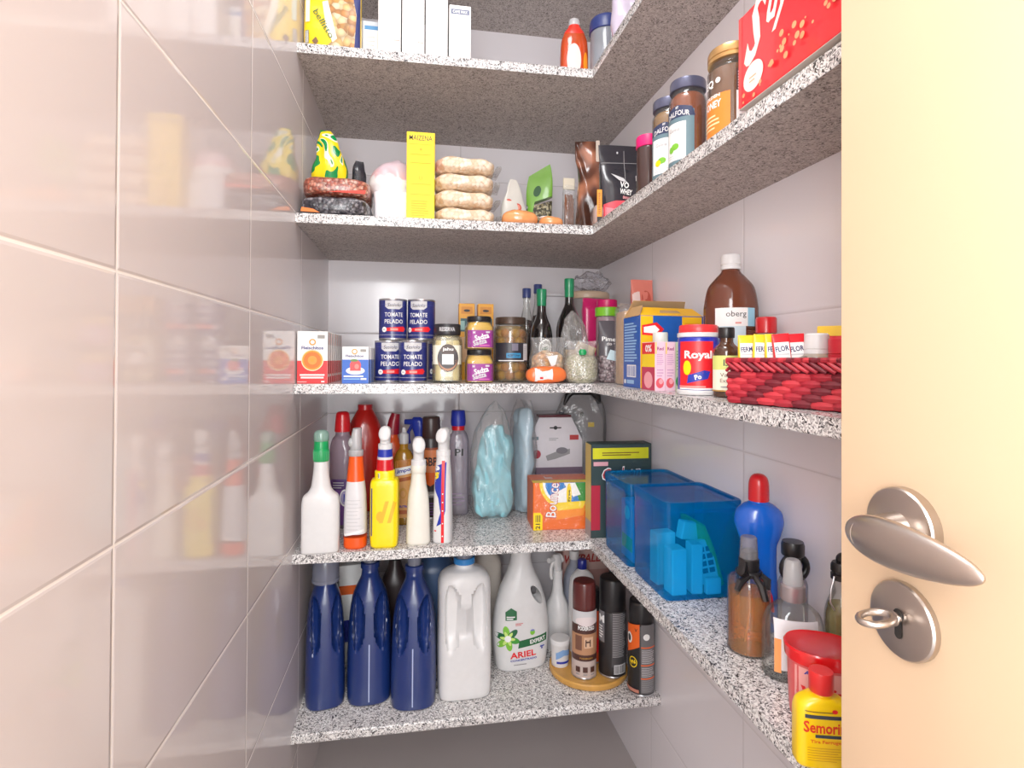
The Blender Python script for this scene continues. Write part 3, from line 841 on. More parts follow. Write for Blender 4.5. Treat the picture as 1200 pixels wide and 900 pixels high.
t = thing('spray_bottle', 'slim white spray bottle with red stripe and blue swirl', 'spray bottle', place(0.337, 1.355, 4), -.35)
prof = [(0, .019, .017, 3), (.005, .0225, .021, 3), (.10, .0215, .021, 2.6), (.17, .0190, .019, 2.2), (.205, .0165, .0165, 2), (.212, .0165, .0165, 2)]
MB().sup(prof, WHT, 44, 6).build('bottle_body', t)
m = MB().on(supf(prof), cell=.004)
m.poly([(-.017, .165), (-.012, .185), (.012, .195), (.012, .08), (.004, .05), (-.010, .042), (.0, .075), (-.006, .11), (-.016, .13)], BLUP)
m.poly([(-.016, .150), (-.006, .158), (-.004, .172), (-.016, .170)], YELP); m.ell(-.009, .180, .006, .005, WHP)
m.rect(.002, .009, .004, .198, REDB); m.rect(-.016, -.010, .030, .033, REDB)
for v in (.02, .05, .08, .1, .12): m.ell(.0055, v, .0015, .0015, WHP)
m.build('printed_label', t); trigger_head(t, .208, WHT, s=1.18, tall=.066)

# back row
t = thing('cleaner_bottle', 'clear bottle with red cap and violet label behind the white flask', 'bottle', place(0.081, 1.525, 4), -.2)
prof = [(0, .026, .024, 3), (.006, .0305, .028, 3), (.20, .0305, .028, 3), (.228, .026, .025, 2.4), (.242, .018, .018, 2), (.25, .018, .018, 2)]
MB().sup(prof, film('rosy_clear_plastic', (206, 186, 200), haze=.32, crinkle=.4, bscale=30), 44, 5).build('bottle_body', t)
m = MB().on(supf(prof)); m.rect(-.0295, .0295, .01, .125, PURP); m.poly([(-.026, .112), (-.018, .100), (.018, .100), (.026, .112), (.018, .128), (-.018, .128)], mat('deep_violet_print', (80, 50, 110), .45)); m.lines(-.015, .015, .105, .124, 3, LGRY, .35)
m.ell(.016, .080, .013, .022, WHP); m.ell(.016, .080, .010, .018, mat('lilac_print', (170, 160, 205), .5)); m.rect(.013, .018, .07, .09, BLUP)
m.build('printed_label', t)
MB().lathe([(.019, .248), (.0205, .249), (.0175, .292), (.015, .298), (.009, .301), (0, .301)], REDP, 32, 2, cap1=False).build('screw_cap', t)

t = thing('bleach_jug', 'big red jug at the back behind the red capped clear bottle', 'jug', place(0.124, 1.690, 4), .1)
prof = [(0, .046, .035, 3), (.006, .051, .040, 3), (.20, .051, .040, 2.8), (.245, .044, .036, 2.4), (.280, .028, .026, 2), (.296, .018, .018, 2)]
RJ = mat('glossy_red_jug', (200, 30, 24), .25, coat=.3)
MB().sup(prof, RJ, 44, 5).build('jug_body', t); MB().cyl(.021, .290, .306, REDP).build('screw_cap', t)

t = thing('cleaner_bottle', 'orange bottle with slanted dark red cap at the back', 'bottle', place(0.207, 1.610, 4), 0)
MB().sup([(0, .026, .024, 3), (.006, .030, .028, 3), (.17, .030, .028, 3), (.205, .022, .022, 2.2), (.225, .014, .014, 2), (.232, .014, .014, 2)], mat('orange_red_plastic', (232, 84, 30), .3), 40, 5).build('bottle_body', t)
m = MB().tube([(0, 0, .228), (0, 0, .240), (.003, 0, .262), (.008, 0, .286)], [.018, .018, .016, .012], mat('wine_red_cap', (150, 20, 40), .3), 24); m.build('screw_cap', t)

t = thing('dish_soap_bottle', 'amber dish soap bottle with orange label and blue slanted lettering', 'dish soap bottle', place(0.240, 1.525, 4), -.05)
prof = [(0, .024, .018, 2.8), (.005, .029, .022, 2.8), (.10, .028, .021, 2.6), (.165, .0275, .021, 2.6), (.19, .020, .018, 2.2), (.202, .011, .011, 2), (.215, .011, .011, 2)]
MB().sup(prof, film('amber_clear_plastic', (206, 150, 40), haze=.5, crinkle=.2), 44, 5).build('bottle_body', t)
m = MB().on(supf(prof)); APR = mat('apricot_print', (226, 160, 86), .45)
m.rect(-.026, .026, .02, .168, APR); m.poly([(-.026, .150), (.026, .158), (.026, .176), (-.026, .170)], mat('caramel_print', (180, 110, 30), .4)); m.poly([(-.026, .112), (.026, .120), (.026, .130), (-.026, .122)], mat('rust_print', (170, 84, 28), .4))
m.poly([(-.0265, .128), (.0265, .138), (.0265, .158), (-.0265, .149)], WHP); m.text('Limpol', 0, .1435, .013, BLUP, w=.046, rot=.19, shear=.15)
m.ell(0, .085, .010, .014, mat('honey_print', (214, 150, 50), .4)); m.ell(0, .083, .006, .009, APR); m.rect(-.026, .026, .030, .040, mat('rust_print', (170, 84, 28))); m.text('NEUTRO', 0, .050, .006, BLUP, w=.03)
m.build('printed_label', t)
MB().lathe([(.0115, .213), (.0125, .214), (.0125, .238), (.006, .244), (.005, .256), (0, .256)], FROST, 26, 1, cap1=False).build('clear_cap', t)

t = thing('spray_bottle', 'spray bottle with blue trigger head in the back row', 'spray bottle', place(0.282, 1.655, 4), 1.3)
MB().sup([(0, .028, .024, 3), (.005, .032, .028, 3), (.13, .032, .028, 3), (.17, .02, .02, 2.2), (.20, .014, .014, 2)], film('pale_blue_clear_plastic', (200, 214, 236), haze=.3, crinkle=.1), 36, 5).build('bottle_body', t)
trigger_head(t, .198, mat('cobalt_trigger', (34, 56, 170), .3), s=1.1, tall=.072)

t = can('aerosol_can', 'insect spray can with dark brown cap and orange and black label', place(0.314, 1.575, 4), .0275, .280, mat('dark_brown_cap', (58, 40, 38), .35), .050, mat('dark_insect_can', (48, 40, 42), .35), rotz=-.1)
m = MB().on(cylf(.0277)); SAL = mat('salmon_orange_print', (232, 136, 84), .4)
m.rect(-.04, .04, .128, .196, SAL); m.rect(-.04, .04, .106, .128, ORGP); m.rect(-.04, .04, .190, .196, mat('rust_line_print', (150, 70, 40), .4)); m.text('SBP', .001, .158, .024, INK, w=.036)
m.poly([(-.02, .104), (.0, .090), (.02, .104), (.02, .128), (-.02, .128)], ORGP); m.rect(-.03, .03, .060, .076, GRY); m.text('SEM CHEIRO', 0, .068, .005, WHP, w=.04); m.lines(-.025, .025, .012, .05, 5, PURP, .4)
m.build('printed_label', t)

t = thing('alcohol_bottle', 'clear bottle with blue cap and dark printed letters beside the turquoise cloth', 'bottle', place(0.391, 1.600, 4), -.05)
prof = [(0, .026, .024, 3.4), (.006, .030, .028, 3.4), (.205, .030, .028, 3.2), (.228, .024, .024, 2.4), (.240, .0175, .0175, 2), (.255, .0175, .0175, 2)]
MB().sup(prof, film('mauve_clear_plastic', (214, 206, 218), haze=.30, crinkle=.25, bscale=20), 44, 5).build('bottle_body', t)
m = MB().on(supf(prof)); m.text('PI', .002, .178, .020, INK, w=.024); m.lines(-.02, .02, .03, .07, 4, mat('faint_violet_print', (150, 130, 160), .5), .3); m.build('printed_label', t)
m = MB().lathe([(.019, .250), (.0205, .251), (.0215, .262), (.0195, .292), (.018, .294), (0, .294)], BLUP, 32, 1, cap1=False); m.build('screw_cap', t)
MB().lathe([(.0185, .238), (.0185, .251)], REDP, 32, 1).build('seal_ring', t)

# cloths in clear bags
t = thing('cleaning_cloth_bag', 'turquoise cleaning cloths crumpled in a clear plastic bag', 'cloth bag', place(0.484, 1.556, 4), .05)
TQ = mat('turquoise_cloth', (150, 216, 228), .85, var=.10, bscale=70, bump=.8)
def drape(seed, a, fz):
    def w(q):
        n1 = noise.noise(Vector((q.x * 45 + q.z * 14 + seed, q.y * 12, q.z * 7)))
        n2 = noise.noise(Vector((q.x * 60 + seed, q.y * 30, q.z * 22)))
        return q + Vector((0.5 * n2 * a, (n1 * 1.0 + n2 * .5) * a, n2 * a * .4 if q.z > .01 else 0))
    return w
MB().sup([(0.002, .030, .022, 2.4, .012, 0), (.02, .052, .032, 2.3, .004, 0), (.07, .058, .034, 2.2, 0, 0), (.12, .052, .032, 2.2, 0, 0), (.17, .049, .030, 2.2, .008, 0), (.215, .044, .026, 2.2, .010, 0), (.245, .025, .018, 2, .006, 0), (.258, .006, .006, 2, .004, 0)], TQ, 110, 14, warp=drape(3, .020, 1)).build('folded_cloth', t)
MB().sup([(0.001, .05, .030, 2.4), (.03, .064, .042, 2.4), (.16, .062, .040, 2.3), (.23, .054, .034, 2.1), (.28, .034, .022, 2, .004, 0), (.315, .012, .008, 2, .006, 0), (.322, .003, .003, 2, .006, 0)], CLEAR, 48, 6, warp=drape(9, .009, 1), cap1=False).build('plastic_bag', t)
t = thing('cleaning_cloth_bag', 'pale blue and white cloths in a narrow clear bag', 'cloth bag', place(0.580, 1.600, 4), -1.15)
MB().sup([(0.002, .026, .014, 2.6), (.03, .036, .018, 2.6), (.12, .040, .020, 2.6), (.25, .038, .018, 2.6), (.29, .030, .012, 2.4), (.298, .02, .008, 2)], mat('pale_blue_cloth', (176, 206, 222), .85, bump=.5, var=.1, bscale=25), 48, 7, warp=drape(5, .008, 1)).build('folded_cloth', t)
MB().sup([(0.001, .034, .020, 2.6), (.03, .046, .028, 2.6), (.25, .046, .026, 2.6), (.30, .036, .016, 2.4), (.322, .034, .006, 2.2)], CLEAR, 44, 6, warp=drape(15, .008, 1), cap1=False).build('plastic_bag', t)

# dryer sheet box
t = thing('dryer_sheet_box', 'orange box with blue green picture and yellow corner under crinkled film', 'box', place(0.650, 1.402, 4), -.05)
OB = mat('bright_orange_card', (242, 104, 14), .4)
m = MB().box(-.080, .080, 0, .105, 0, .122, OB, .0015)
m.on(front(0)); m.step = .00015
YG = mat('warm_yellow_print', (252, 212, 40), .45)
m.ell(.030, .122, .094, .076, YG, 40, PI, 2 * PI); m.ell(.028, .122, .083, .066, WHP, 40, PI, 2 * PI); m.ell(.030, .122, .079, .062, mat('bright_blue_print', (36, 120, 200), .45), 40, PI, 2 * PI)
m.poly([(.026, .1215), (.082, .1215), (.079, .085), (.058, .070), (.04, .075)], mat('grass_green_print', (50, 140, 50), .45))
m.poly([(.0, .121), (.03, .121), (.045, .09), (.025, .085), (.012, .1)], WHP); m.ell(.030, .122, .079, .062, WHP, 30, 1.18 * PI, 1.42 * PI)
m.poly([(-.035, .060), (.06, .066), (.052, .036), (-.02, .026)], mat('tangerine_print', (250, 140, 30), .45)); m.poly([(-.03, .070), (.06, .074), (.05, .055), (-.015, .050)], YG)
m.ell(.014, .090, .0068, .030, YELP); m.text('Free', .014, .088, .006, INK, w=.03, rot=PI / 2)
m.text('Bounce', -.030, .078, .030, mat('crimson_print', (190, 20, 40), .4), w=.092, rot=PI / 2 - .1); m.text('Bounce', -.030, .078, .026, WHP, w=.088, rot=PI / 2 - .1, bold=False)
m.poly([(-.0795, .001), (-.056, .001), (-.056, .038), (-.062, .046), (-.0795, .046)], YELP); m.text('21', -.068, .011, .012, INK, w=.014, rot=PI / 2); m.bars(-.074, -.060, .022, .040, 4, INK)
m.rect(.064, .071, .004, .020, WHP)
m.on(topf(.122)); m.rect(-.08, .08, 0, .03, YG); m.rect(-.08, .08, .03, .034, DGRN); m.text('Bounce', -.03, .06, .03, WHP, w=.02)
m.build('sheet_carton', t)
MB().sup([(0.0004, .0815, .0545, 14, 0, .0525), (.124, .0815, .0545, 14, 0, .0525), (.1245, .075, .05, 12, 0, .0525)], film('thin_wrap', haze=.01, crinkle=.8, gloss=.07), 56, 5, warp=None).build('plastic_wrap', t)

# card with cut corners
t = thing('cleaning_kit_box', 'white hanging card box with cut corners, grey tool picture and red dot', 'box', place(0.688, 1.640, 4), -.02)
CARD = mat('white_lilac_card', (226, 220, 226), .5)
m = MB(); out_ = [(-.084, 0), (.084, 0), (.084, .195), (.050, .265), (-.050, .265), (-.084, .195)]
for yy in (0, .05): pass
vs = [Vector((x, 0, z)) for x, z in out_] + [Vector((x, .05, z)) for x, z in out_]
n = len(out_); m.add(vs, [tuple(range(n)), tuple(range(2 * n - 1, n - 1, -1))] + [(i, i + n, (i + 1) % n + n, (i + 1) % n) for i in range(n)], CARD)
m.on(front(0)); m.rect(-.018, .018, .232, .236, INK); m.ell(0, .234, .006, .006, INK); m.rect(.044, .072, .197, .212, mat('dull_red_print', (190, 60, 60), .5)); m.rect(-.078, -.052, .198, .208, mat('teal_grey_print', (110, 130, 140), .5))
m.lines(-.02, .01, .196, .206, 2, GRY); m.ell(-.058, .155, .013, .013, mat('dull_crimson_print', (170, 40, 60), .5)); m.poly([(-.03, .15), (.01, .165), (.045, .17), (.045, .155), (.0, .14), (-.025, .135)], GRY); m.ell(.02, .165, .018, .010, mat('steel_tool_print', (120, 116, 124), .5))
m.rect(-.084, .084, .0, .115, mat('mauve_print', (120, 100, 120), .5))
m.build('kit_card', t)
MB().box(-.05, .05, .004, .046, .2655, .272, mat('maroon_film', (96, 30, 40), .4), .001).build('top_edge', t)

# mop pad bag
t = thing('mop_pad_bag', 'grey pad with black trim in a clear bag reaching the shelf above', 'bag', place(0.797, 1.735, 4), -.1)
m = MB().sup([(.002, .07, .012, 5), (.24, .072, .013, 5), (.30, .052, .011, 3), (.335, .022, .008, 2.5)], mat('grey_felt', (150, 146, 148), .85, bump=.3), 44, 5)
m.build('pad', t)
m = MB()
m.tube([(-.058, -.014, .295), (-.046, -.014, .325), (-.03, -.014, .338), (.03, -.014, .338), (.050, -.014, .322), (.056, -.014, .300)], [.004, .010, .011, .011, .012, .006], BLKP, 12); m.build('black_trim', t)
m = MB().box(-.074, -.058, -.020, -.016, .20, .275, mat('navy_tag', (44, 42, 70), .5), .001); m.build('navy_tag', t)
m = MB().on(front(-.0135)); m.ell(0, .265, .006, .010, INK); m.rect(.02, .04, .225, .24, YELP); m.build('hang_hole', t)
MB().sup([(0.001, .070, .028, 3), (.03, .080, .034, 3), (.26, .080, .030, 3), (.32, .060, .022, 2.5), (.345, .04, .006, 2)], CLEAR, 44, 6, warp=drape(21, .010, 1), cap1=False).build('plastic_bag', t)

# green-black box
t = thing('charcoal_filter_box', 'dark green box with yellow strip and red lettering behind the blue bins', 'box', place(0.776, 1.320, 4), -.03)
m = MB().box(-.078, .078, 0, .05, 0, .232, mat('bottle_green_card', (38, 56, 56), .45), .0015)
m.on(front(0)); m.rect(-.074, .070, .195, .222, mat('acid_yellow_print', (206, 206, 20), .45)); m.lines(-.05, .05, .203, .214, 2, mat('olive_print', (120, 90, 10), .5), .5)
m.rect(-.072, -.035, .178, .188, mat('pale_pink_print', (206, 150, 160), .5)); m.text('Carbon', 0, .160, .032, WHP, w=.102, rot=.08, shear=.2); m.text('Carbon', 0, .160, .027, mat('carmine_print', (170, 40, 50), .45), w=.098, rot=.08, shear=.2, bold=False)
m.on(left(-.078)); m.rect(-.05, 0, 0.04, .23, mat('ochre_print', (206, 176, 96), .5)); m.rect(-.05, 0, .0, .04, GRY)
m.on(front(0)); m.rect(-.078, -.055, .02, .13, mat('cherry_print', (170, 24, 50), .45))
m.build('filter_carton', t)

# ---------------------------------------------------------------- blue bins
def blue_plastic():
    m, nt, out = nt_new('translucent_blue_plastic'); L = nt.links.new
    tr = nt.nodes.new('ShaderNodeBsdfTransparent'); tr.inputs[0].default_value = rgb((104, 214, 252))
    p = nt.nodes.new('ShaderNodeBsdfPrincipled'); p.inputs['Base Color'].default_value = rgb((0, 152, 226)); p.inputs['Roughness'].default_value = .18
    tl = nt.nodes.new('ShaderNodeBsdfTranslucent'); tl.inputs[0].default_value = rgb((0, 160, 226))
    a = nt.nodes.new('ShaderNodeMixShader'); a.inputs[0].default_value = .5; L(p.outputs[0], a.inputs[1]); L(tl.outputs[0], a.inputs[2])
    b = nt.nodes.new('ShaderNodeMixShader'); b.inputs[0].default_value = .36; L(tr.outputs[0], b.inputs[1]); L(a.outputs[0], b.inputs[2])
    gl = nt.nodes.new('ShaderNodeBsdfGlossy'); gl.inputs['Roughness'].default_value = .12
    lw = nt.nodes.new('ShaderNodeLayerWeight'); lw.inputs[0].default_value = .2
    ml = nt.nodes.new('ShaderNodeMath'); ml.operation = 'MULTIPLY'; ml.inputs[1].default_value = .5; L(lw.outputs[0], ml.inputs[0])
    c = nt.nodes.new('ShaderNodeMixShader'); L(ml.outputs[0], c.inputs[0]); L(b.outputs[0], c.inputs[1]); L(gl.outputs[0], c.inputs[2])
    L(c.outputs[0], out.inputs[0]); MATS['blue'] = m; return m
BP = blue_plastic()
def bin_(label, x, y, w, d_, h):
    t = thing('storage_bin', label, 'storage bin', (x, y, SH[4]), 0, 'translucent blue lidded bins')
    a, b = w / 2, d_ / 2
    MB().sup([(0.0005, a * .94, b * .94, 12), (.004, a * .965, b * .965, 12), (.02, a * .97, b * .97, 12), (h - .016, a * .985, b * .985, 12), (h - .014, a * .985, b * .985, 12)], BP, 72, 3, cap1=False).build('bin_body', t)
    l = MB().sup([(h - .020, a, b, 12), (h - .002, a, b, 12), (h, a * .985, b * .985, 12), (h, a * .90, b * .90, 10), (h - .003, a * .88, b * .88, 10), (h - .003, a * .5, b * .5, 3), (h - .003, .001, .001, 2)], BP, 72, 0, hard=True, cap0=False)
    l.build('bin_lid', t)
    return t
bin_('translucent blue lidded bin farther back, next to the dark green box', 0.793, 1.198, .160, .158, .176)
bin_('translucent blue lidded bin in front, full of small white boxes', 0.797, 1.032, .158, .162, .180)
TQC = mat('pale_aqua_card', (206, 240, 244), .5); WB = mat('white_bin_card', (245, 250, 250), .5)
def inb(name, label, cat, x, y, z, sx, sy, sz, rot, fn=None, group=None):
    t = thing(name, label, cat, (x, y, SH[4] + .0058 + z), rot=rot, group=group)
    m = MB().box(-sx / 2, sx / 2, -sy / 2, sy / 2, 0, sz, WB, .002)
    if fn: fn(m)
    m.build('small_carton', t); return t
inb('small_box', 'flat pale box standing at the left inside the front blue bin', 'box', .752, .980, 0, .030, .034, .085, (0, 0, .05))
inb('small_box', 'narrow pale box standing in the middle of the front blue bin', 'box', .789, .978, 0, .022, .030, .092, (0, 0, -.06))
def grid(m):
    m.on(front(-.009))
    for i in range(2):
        for j in range(4): m.rect(-.013 + i * .014, -.002 + i * .014, .020 + j * .013, .029 + j * .013, mat('dark_slot', (30, 70, 110), .6))
inb('small_box', 'pale box with two columns of dark slots inside the front blue bin', 'box', .824, .985, .012, .034, .018, .080, (-.15, -.14, 0), grid)
inb('small_box', 'little pale carton lying at the front of the front blue bin', 'box', .818, .9630, .0005, .030, .012, .030, (0, 0, 0))
inb('small_box', 'square pale carton leaning on top of the other boxes in the front blue bin', 'box', .795, 1.02, .085, .040, .020, .035, (.0, .2, .2))
inb('small_box', 'tall pale box at the back of the front blue bin', 'box', .750, 1.03, 0, .040, .03, .10, (0, 0, .1))
t = thing('plastic_pouch', 'green tinted pouch leaning at the right inside the front blue bin', 'pouch', (.850, 1.035, SH[4] + .010), rot=(0, -.30, .0))
MB().sup([(0, .012, .05, 3), (.06, .012, .052, 3), (.12, .003, .05, 4)], mat('lime_pouch', (150, 200, 60), .4), 36, 5).build('pouch_body', t)
t = thing('small_box', 'lilac printed card box at the left inside the rear blue bin', 'box', (.752, 1.165, SH[4] + .006), 0)
m = MB().box(-.022, .022, -.035, .035, 0, .125, mat('lilac_card', (206, 160, 206), .5), .001); m.on(left(-.022)); m.rect(-.03, .03, .02, .05, LGRN); m.ell(0, .1, .015, .015, WHP); m.build('small_carton', t)
inb('small_box', 'pale blue small box at the right inside the rear blue bin', 'box', .81, 1.17, 0, .03, .03, .07, (0, 0, .2))
inb('small_box', 'long pale box at the foot of the rear blue bin, front left', 'box', .790, 1.131, 0, .03, .012, .06, (0, 0, 0))

# ================================================================== RIGHT RUN, SPRAY SHELF
t = thing('cleaner_bottle', 'bright blue bottle with domed red cap against the right wall', 'bottle', place(.832, .842, 4), -.35)
prof = [(0, .025, .020, 3), (.005, .0285, .0235, 3), (.06, .0285, .0235, 2.8), (.105, .0265, .022, 2.6), (.135, .027, .022, 2.5), (.155, .0335, .025, 2.4), (.175, .0385, .0265, 2.2), (.190, .036, .025, 2.1), (.203, .024, .020, 2), (.209, .0145, .0145, 2), (.212, .0145, .0145, 2)]
MB().sup(prof, mat('azure_plastic', (10, 92, 205), .22, coat=.4), 48, 7).build('bottle_body', t)
MB().lathe([(.0155, .209), (.0162, .210), (.0158, .236), (.013, .247), (.007, .2525), (0, .254)], REDP, 32, 3, cap1=False).build('screw_cap', t)
m = MB().on(supf(prof)); m.poly([(-.004, .088), (.006, .086), (.016, .060), (.019, .035), (.012, .035), (.006, .06)], REDB); m.poly([(-.004, .078), (.004, .064), (.012, .040), (.019, .03), (.019, .015), (-.004, .03)], mat('deep_blue_print', (10, 20, 130), .4)); m.build('printed_label', t)

AMB = film('amber_liquid', (255, 176, 52), haze=.20, rough=.03, crinkle=0, gloss=.3)
t = thing('fragrance_spray', 'round glass room spray with amber liquid and black ribbon', 'spray bottle', place(.774, .780, 4), 0)
MB().lathe([(.028, 0), (.031, .002), (.031, .104), (.028, .110), (.014, .112), (.013, .118)], GLASS, 40, 2).build('glass_body', t)
MB().lathe([(.0285, .003), (.0293, .005), (.0293, .090), (.0, .090)], AMB, 40, 1, cap1=False).build('amber_liquid', t)
m = MB().tube([(0, 0, .125), (.002, 0, .06), (-.006, 0, .012)], .0014, FROST, 8); m.build('dip_tube', t)
m = MB().lathe([(.0145, .112), (.0150, .113), (.0150, .138), (.0135, .140)], BLKP, 30, 1); m.lathe([(.012, .140), (.012, .150), (.009, .152)], BLKP, 26, 1); m.build('atomizer', t)
MB().lathe([(.0128, .139), (.0135, .140), (.0118, .170), (.010, .172), (0, .172)], film('grey_clear_cap', (200, 200, 208), haze=.25, crinkle=0), 30, 1, cap1=False).build('clear_cap', t)
RIB = mat('black_satin_ribbon', (26, 24, 26), .4)
m = MB().tube([(-.016 * math.cos(a), -.016 * math.sin(a), .118) for a in [2 * PI * j / 20 for j in range(21)]], .004, RIB, 8, caps=False)
m.tube([(-.012, -.015, .118), (-.026, -.020, .127), (-.024, -.022, .140), (-.014, -.018, .126)], [.004, .006, .006, .003], RIB, 8); m.tube([(.010, -.017, .118), (.016, -.022, .112), (.012, -.026, .100)], [.004, .006, .005], RIB, 8)
m.tube([(-.012, -.017, .118), (-.028, -.022, .112), (-.036, -.026, .102)], [.004, .006, .004], RIB, 8); m.tube([(-.002, -.018, .118), (.001, -.031, .108), (.004, -.036, .088)], [.004, .006, .005], RIB, 8); m.build('ribbon_bow', t)

t = thing('oil_bottle', 'clear bottle with black cap and round black collar behind the mist bottle', 'bottle', place(.840, .768, 4), 0)
MB().lathe([(.019, 0), (.021, .002), (.021, .10), (.016, .112), (.012, .12)], GLASS, 32, 2).build('glass_body', t)
m = MB().tube([(.020 * math.cos(a), -.004, .126 + .018 * math.sin(a)) for a in [2 * PI * j / 24 for j in range(25)]], .0055, BLKP, 12, caps=False); m.build('round_collar', t)
MB().lathe([(.012, .118), (.012, .142), (.0155, .144), (.0165, .146), (.0165, .160), (.015, .165), (0, .165)], BLKP, 28, 1, cap1=False).build('screw_cap', t)

t = thing('mist_bottle', 'clear mist bottle with silver collar and white label in front of the wall', 'spray bottle', place(.794, .706, 4), -.35)
prof = [(0, .036, .024, 2.6), (.004, .040, .027, 2.6), (.06, .040, .027, 2.6), (.085, .036, .025, 2.4), (.100, .022, .019, 2), (.106, .0135, .0135, 2), (.112, .013, .013, 2)]
MB().sup(prof, GLASS, 44, 5).build('bottle_body', t)
m = MB().on(supf(prof)); m.rect(-.030, .026, .018, .086, mat('translucent_white_label', (232, 232, 236), .5)); m.rect(-.030, -.022, .014, .060, mat('apricot_label_strip', (250, 160, 90), .5)); m.build('printed_label', t)
m = MB().lathe([(.0155, .106), (.016, .107), (.016, .126), (.014, .128)], mat('brushed_silver_collar', (190, 180, 184), .3, metal=.7), 30, 1); m.build('collar', t)
MB().lathe([(.0125, .126), (.013, .128), (.0105, .158), (.008, .162), (0, .162)], FROST, 28, 2, cap1=False).build('clear_cap', t)

t = thing('vinegar_bottle', 'clear bottle of pale oil with a black swing pourer beside the door edge', 'bottle', place(.857, .690, 4), 0)
MB().lathe([(.019, 0), (.021, .002), (.021, .085), (.017, .105), (.0105, .125), (.0105, .145)], GLASS, 32, 3).build('glass_body', t)
MB().lathe([(.0180, .003), (.0192, .005), (.0192, .084), (.016, .102), (0, .102)], film('pale_oil', (214, 206, 140), haze=.25, rough=.05, crinkle=0), 32, 1, cap1=False).build('pale_oil', t)
m = MB().lathe([(.012, .136), (.013, .137), (.013, .144), (.0115, .145), (.0115, .147), (.013, .148), (.013, .156), (.011, .160)], BLKP, 28, 1)
m.ball((.004, 0, .164), (.010, .009, .009), BLKP); m.box(-.003, .001, -.014, -.011, .105, .14, BLKP, .0008); m.build('pourer', t)
MB().tube([(-.013, -.003, .142), (-.020, -.005, .125), (-.022, -.006, .108), (-.017, -.008, .098)], .0012, SILV, 8).build('wire_bail', t)

t = thing('stain_remover_tub', 'pink tub with wide red lid and red lettering behind the yellow bottle', 'tub', place(.770, .618, 4), -.5); t.scale = (1, 1, .87)
prof = [(0, .033, .028, 2.4), (.004, .037, .031, 2.4), (.088, .040, .0335, 2.3)]
MB().sup(prof, mat('coral_pink_plastic', (226, 92, 92), .35), 44, 4).build('tub_body', t)
m = MB().on(supf(prof)); m.rect(-.034, .034, .035, .080, mat('blush_label', (244, 168, 164), .45)); m.text('velin', -.004, .052, .018, REDB, w=.050, shear=.2); m.text('Arthois', -.012, .074, .006, BLUP, w=.026, rot=-.1); m.text('SOLO', -.010, .028, .008, mat('gold_yellow_print', (250, 214, 60), .45), w=.03); m.build('printed_label', t)
MB().sup([(.084, .0415, .035, 2.3), (.085, .043, .0365, 2.3), (.100, .044, .0372, 2.3), (.103, .042, .0355, 2.3), (.100, .036, .030, 2.2), (.100, .001, .001, 2)], mat('scarlet_lid', (220, 10, 20), .2, coat=.4), 48, 0, hard=True).build('lid', t)

t = thing('cleaner_bottle', 'white bottle with ridged red cap half hidden by the door edge', 'bottle', place(.775, .552, 4), 0)
MB().sup([(0, .018, .018, 2.4), (.004, .020, .020, 2.4), (.06, .020, .020, 2.4), (.078, .014, .014, 2), (.084, .012, .012, 2)], WHT, 36, 5).build('bottle_body', t)
MB().lathe([(.0135, .082), (.0145, .083), (.014, .103), (.012, .105), (0, .105)], REDP, 28, 1, cap1=False).build('screw_cap', t)

t = thing('rust_remover_bottle', 'flat yellow bottle with red cap and red lettering at the shelf front', 'bottle', place(.713, .550, 4), -.28)
prof = [(0, .026, .0125, 4), (.003, .0285, .0145, 4), (.055, .0285, .0145, 4), (.066, .0265, .014, 3.2), (.0735, .016, .0125, 2.2), (.076, .010, .010, 2), (.080, .010, .010, 2)]
MB().sup(prof, mat('egg_yellow_plastic', (252, 206, 8), .28, coat=.3), 44, 6).build('bottle_body', t)
MB().lathe([(.0118, .0775), (.0125, .0785), (.0125, .098), (.0118, .100), (0, .100)], mat('tomato_red_cap', (224, 40, 40), .35), 30, 1, cap1=False).build('screw_cap', t)
m = MB().on(supf(prof), cell=.004)
m.rect(-.022, .016, .0545, .0585, mat('slate_print', (54, 58, 70), .5)); m.text('Semorin', -.002, .0455, .0125, mat('semaphore_red_print', (222, 50, 20), .4), w=.043); m.rect(-.012, .022, .0345, .0380, mat('slate_print', (54, 58, 70))); m.text('Tira Ferrugem', .001, .0300, .0045, mat('burnt_orange_print', (228, 100, 20), .4), w=.036)
m.lines(-.020, .020, .010, .026, 6, mat('mustard_print', (206, 150, 10), .5), .25); m.lines(-.022, .018, .0615, .064, 1, mat('umber_print', (120, 80, 20), .5), .4); m.ell(.008, .0635, .003, .0022, REDB)
m.build('printed_label', t)
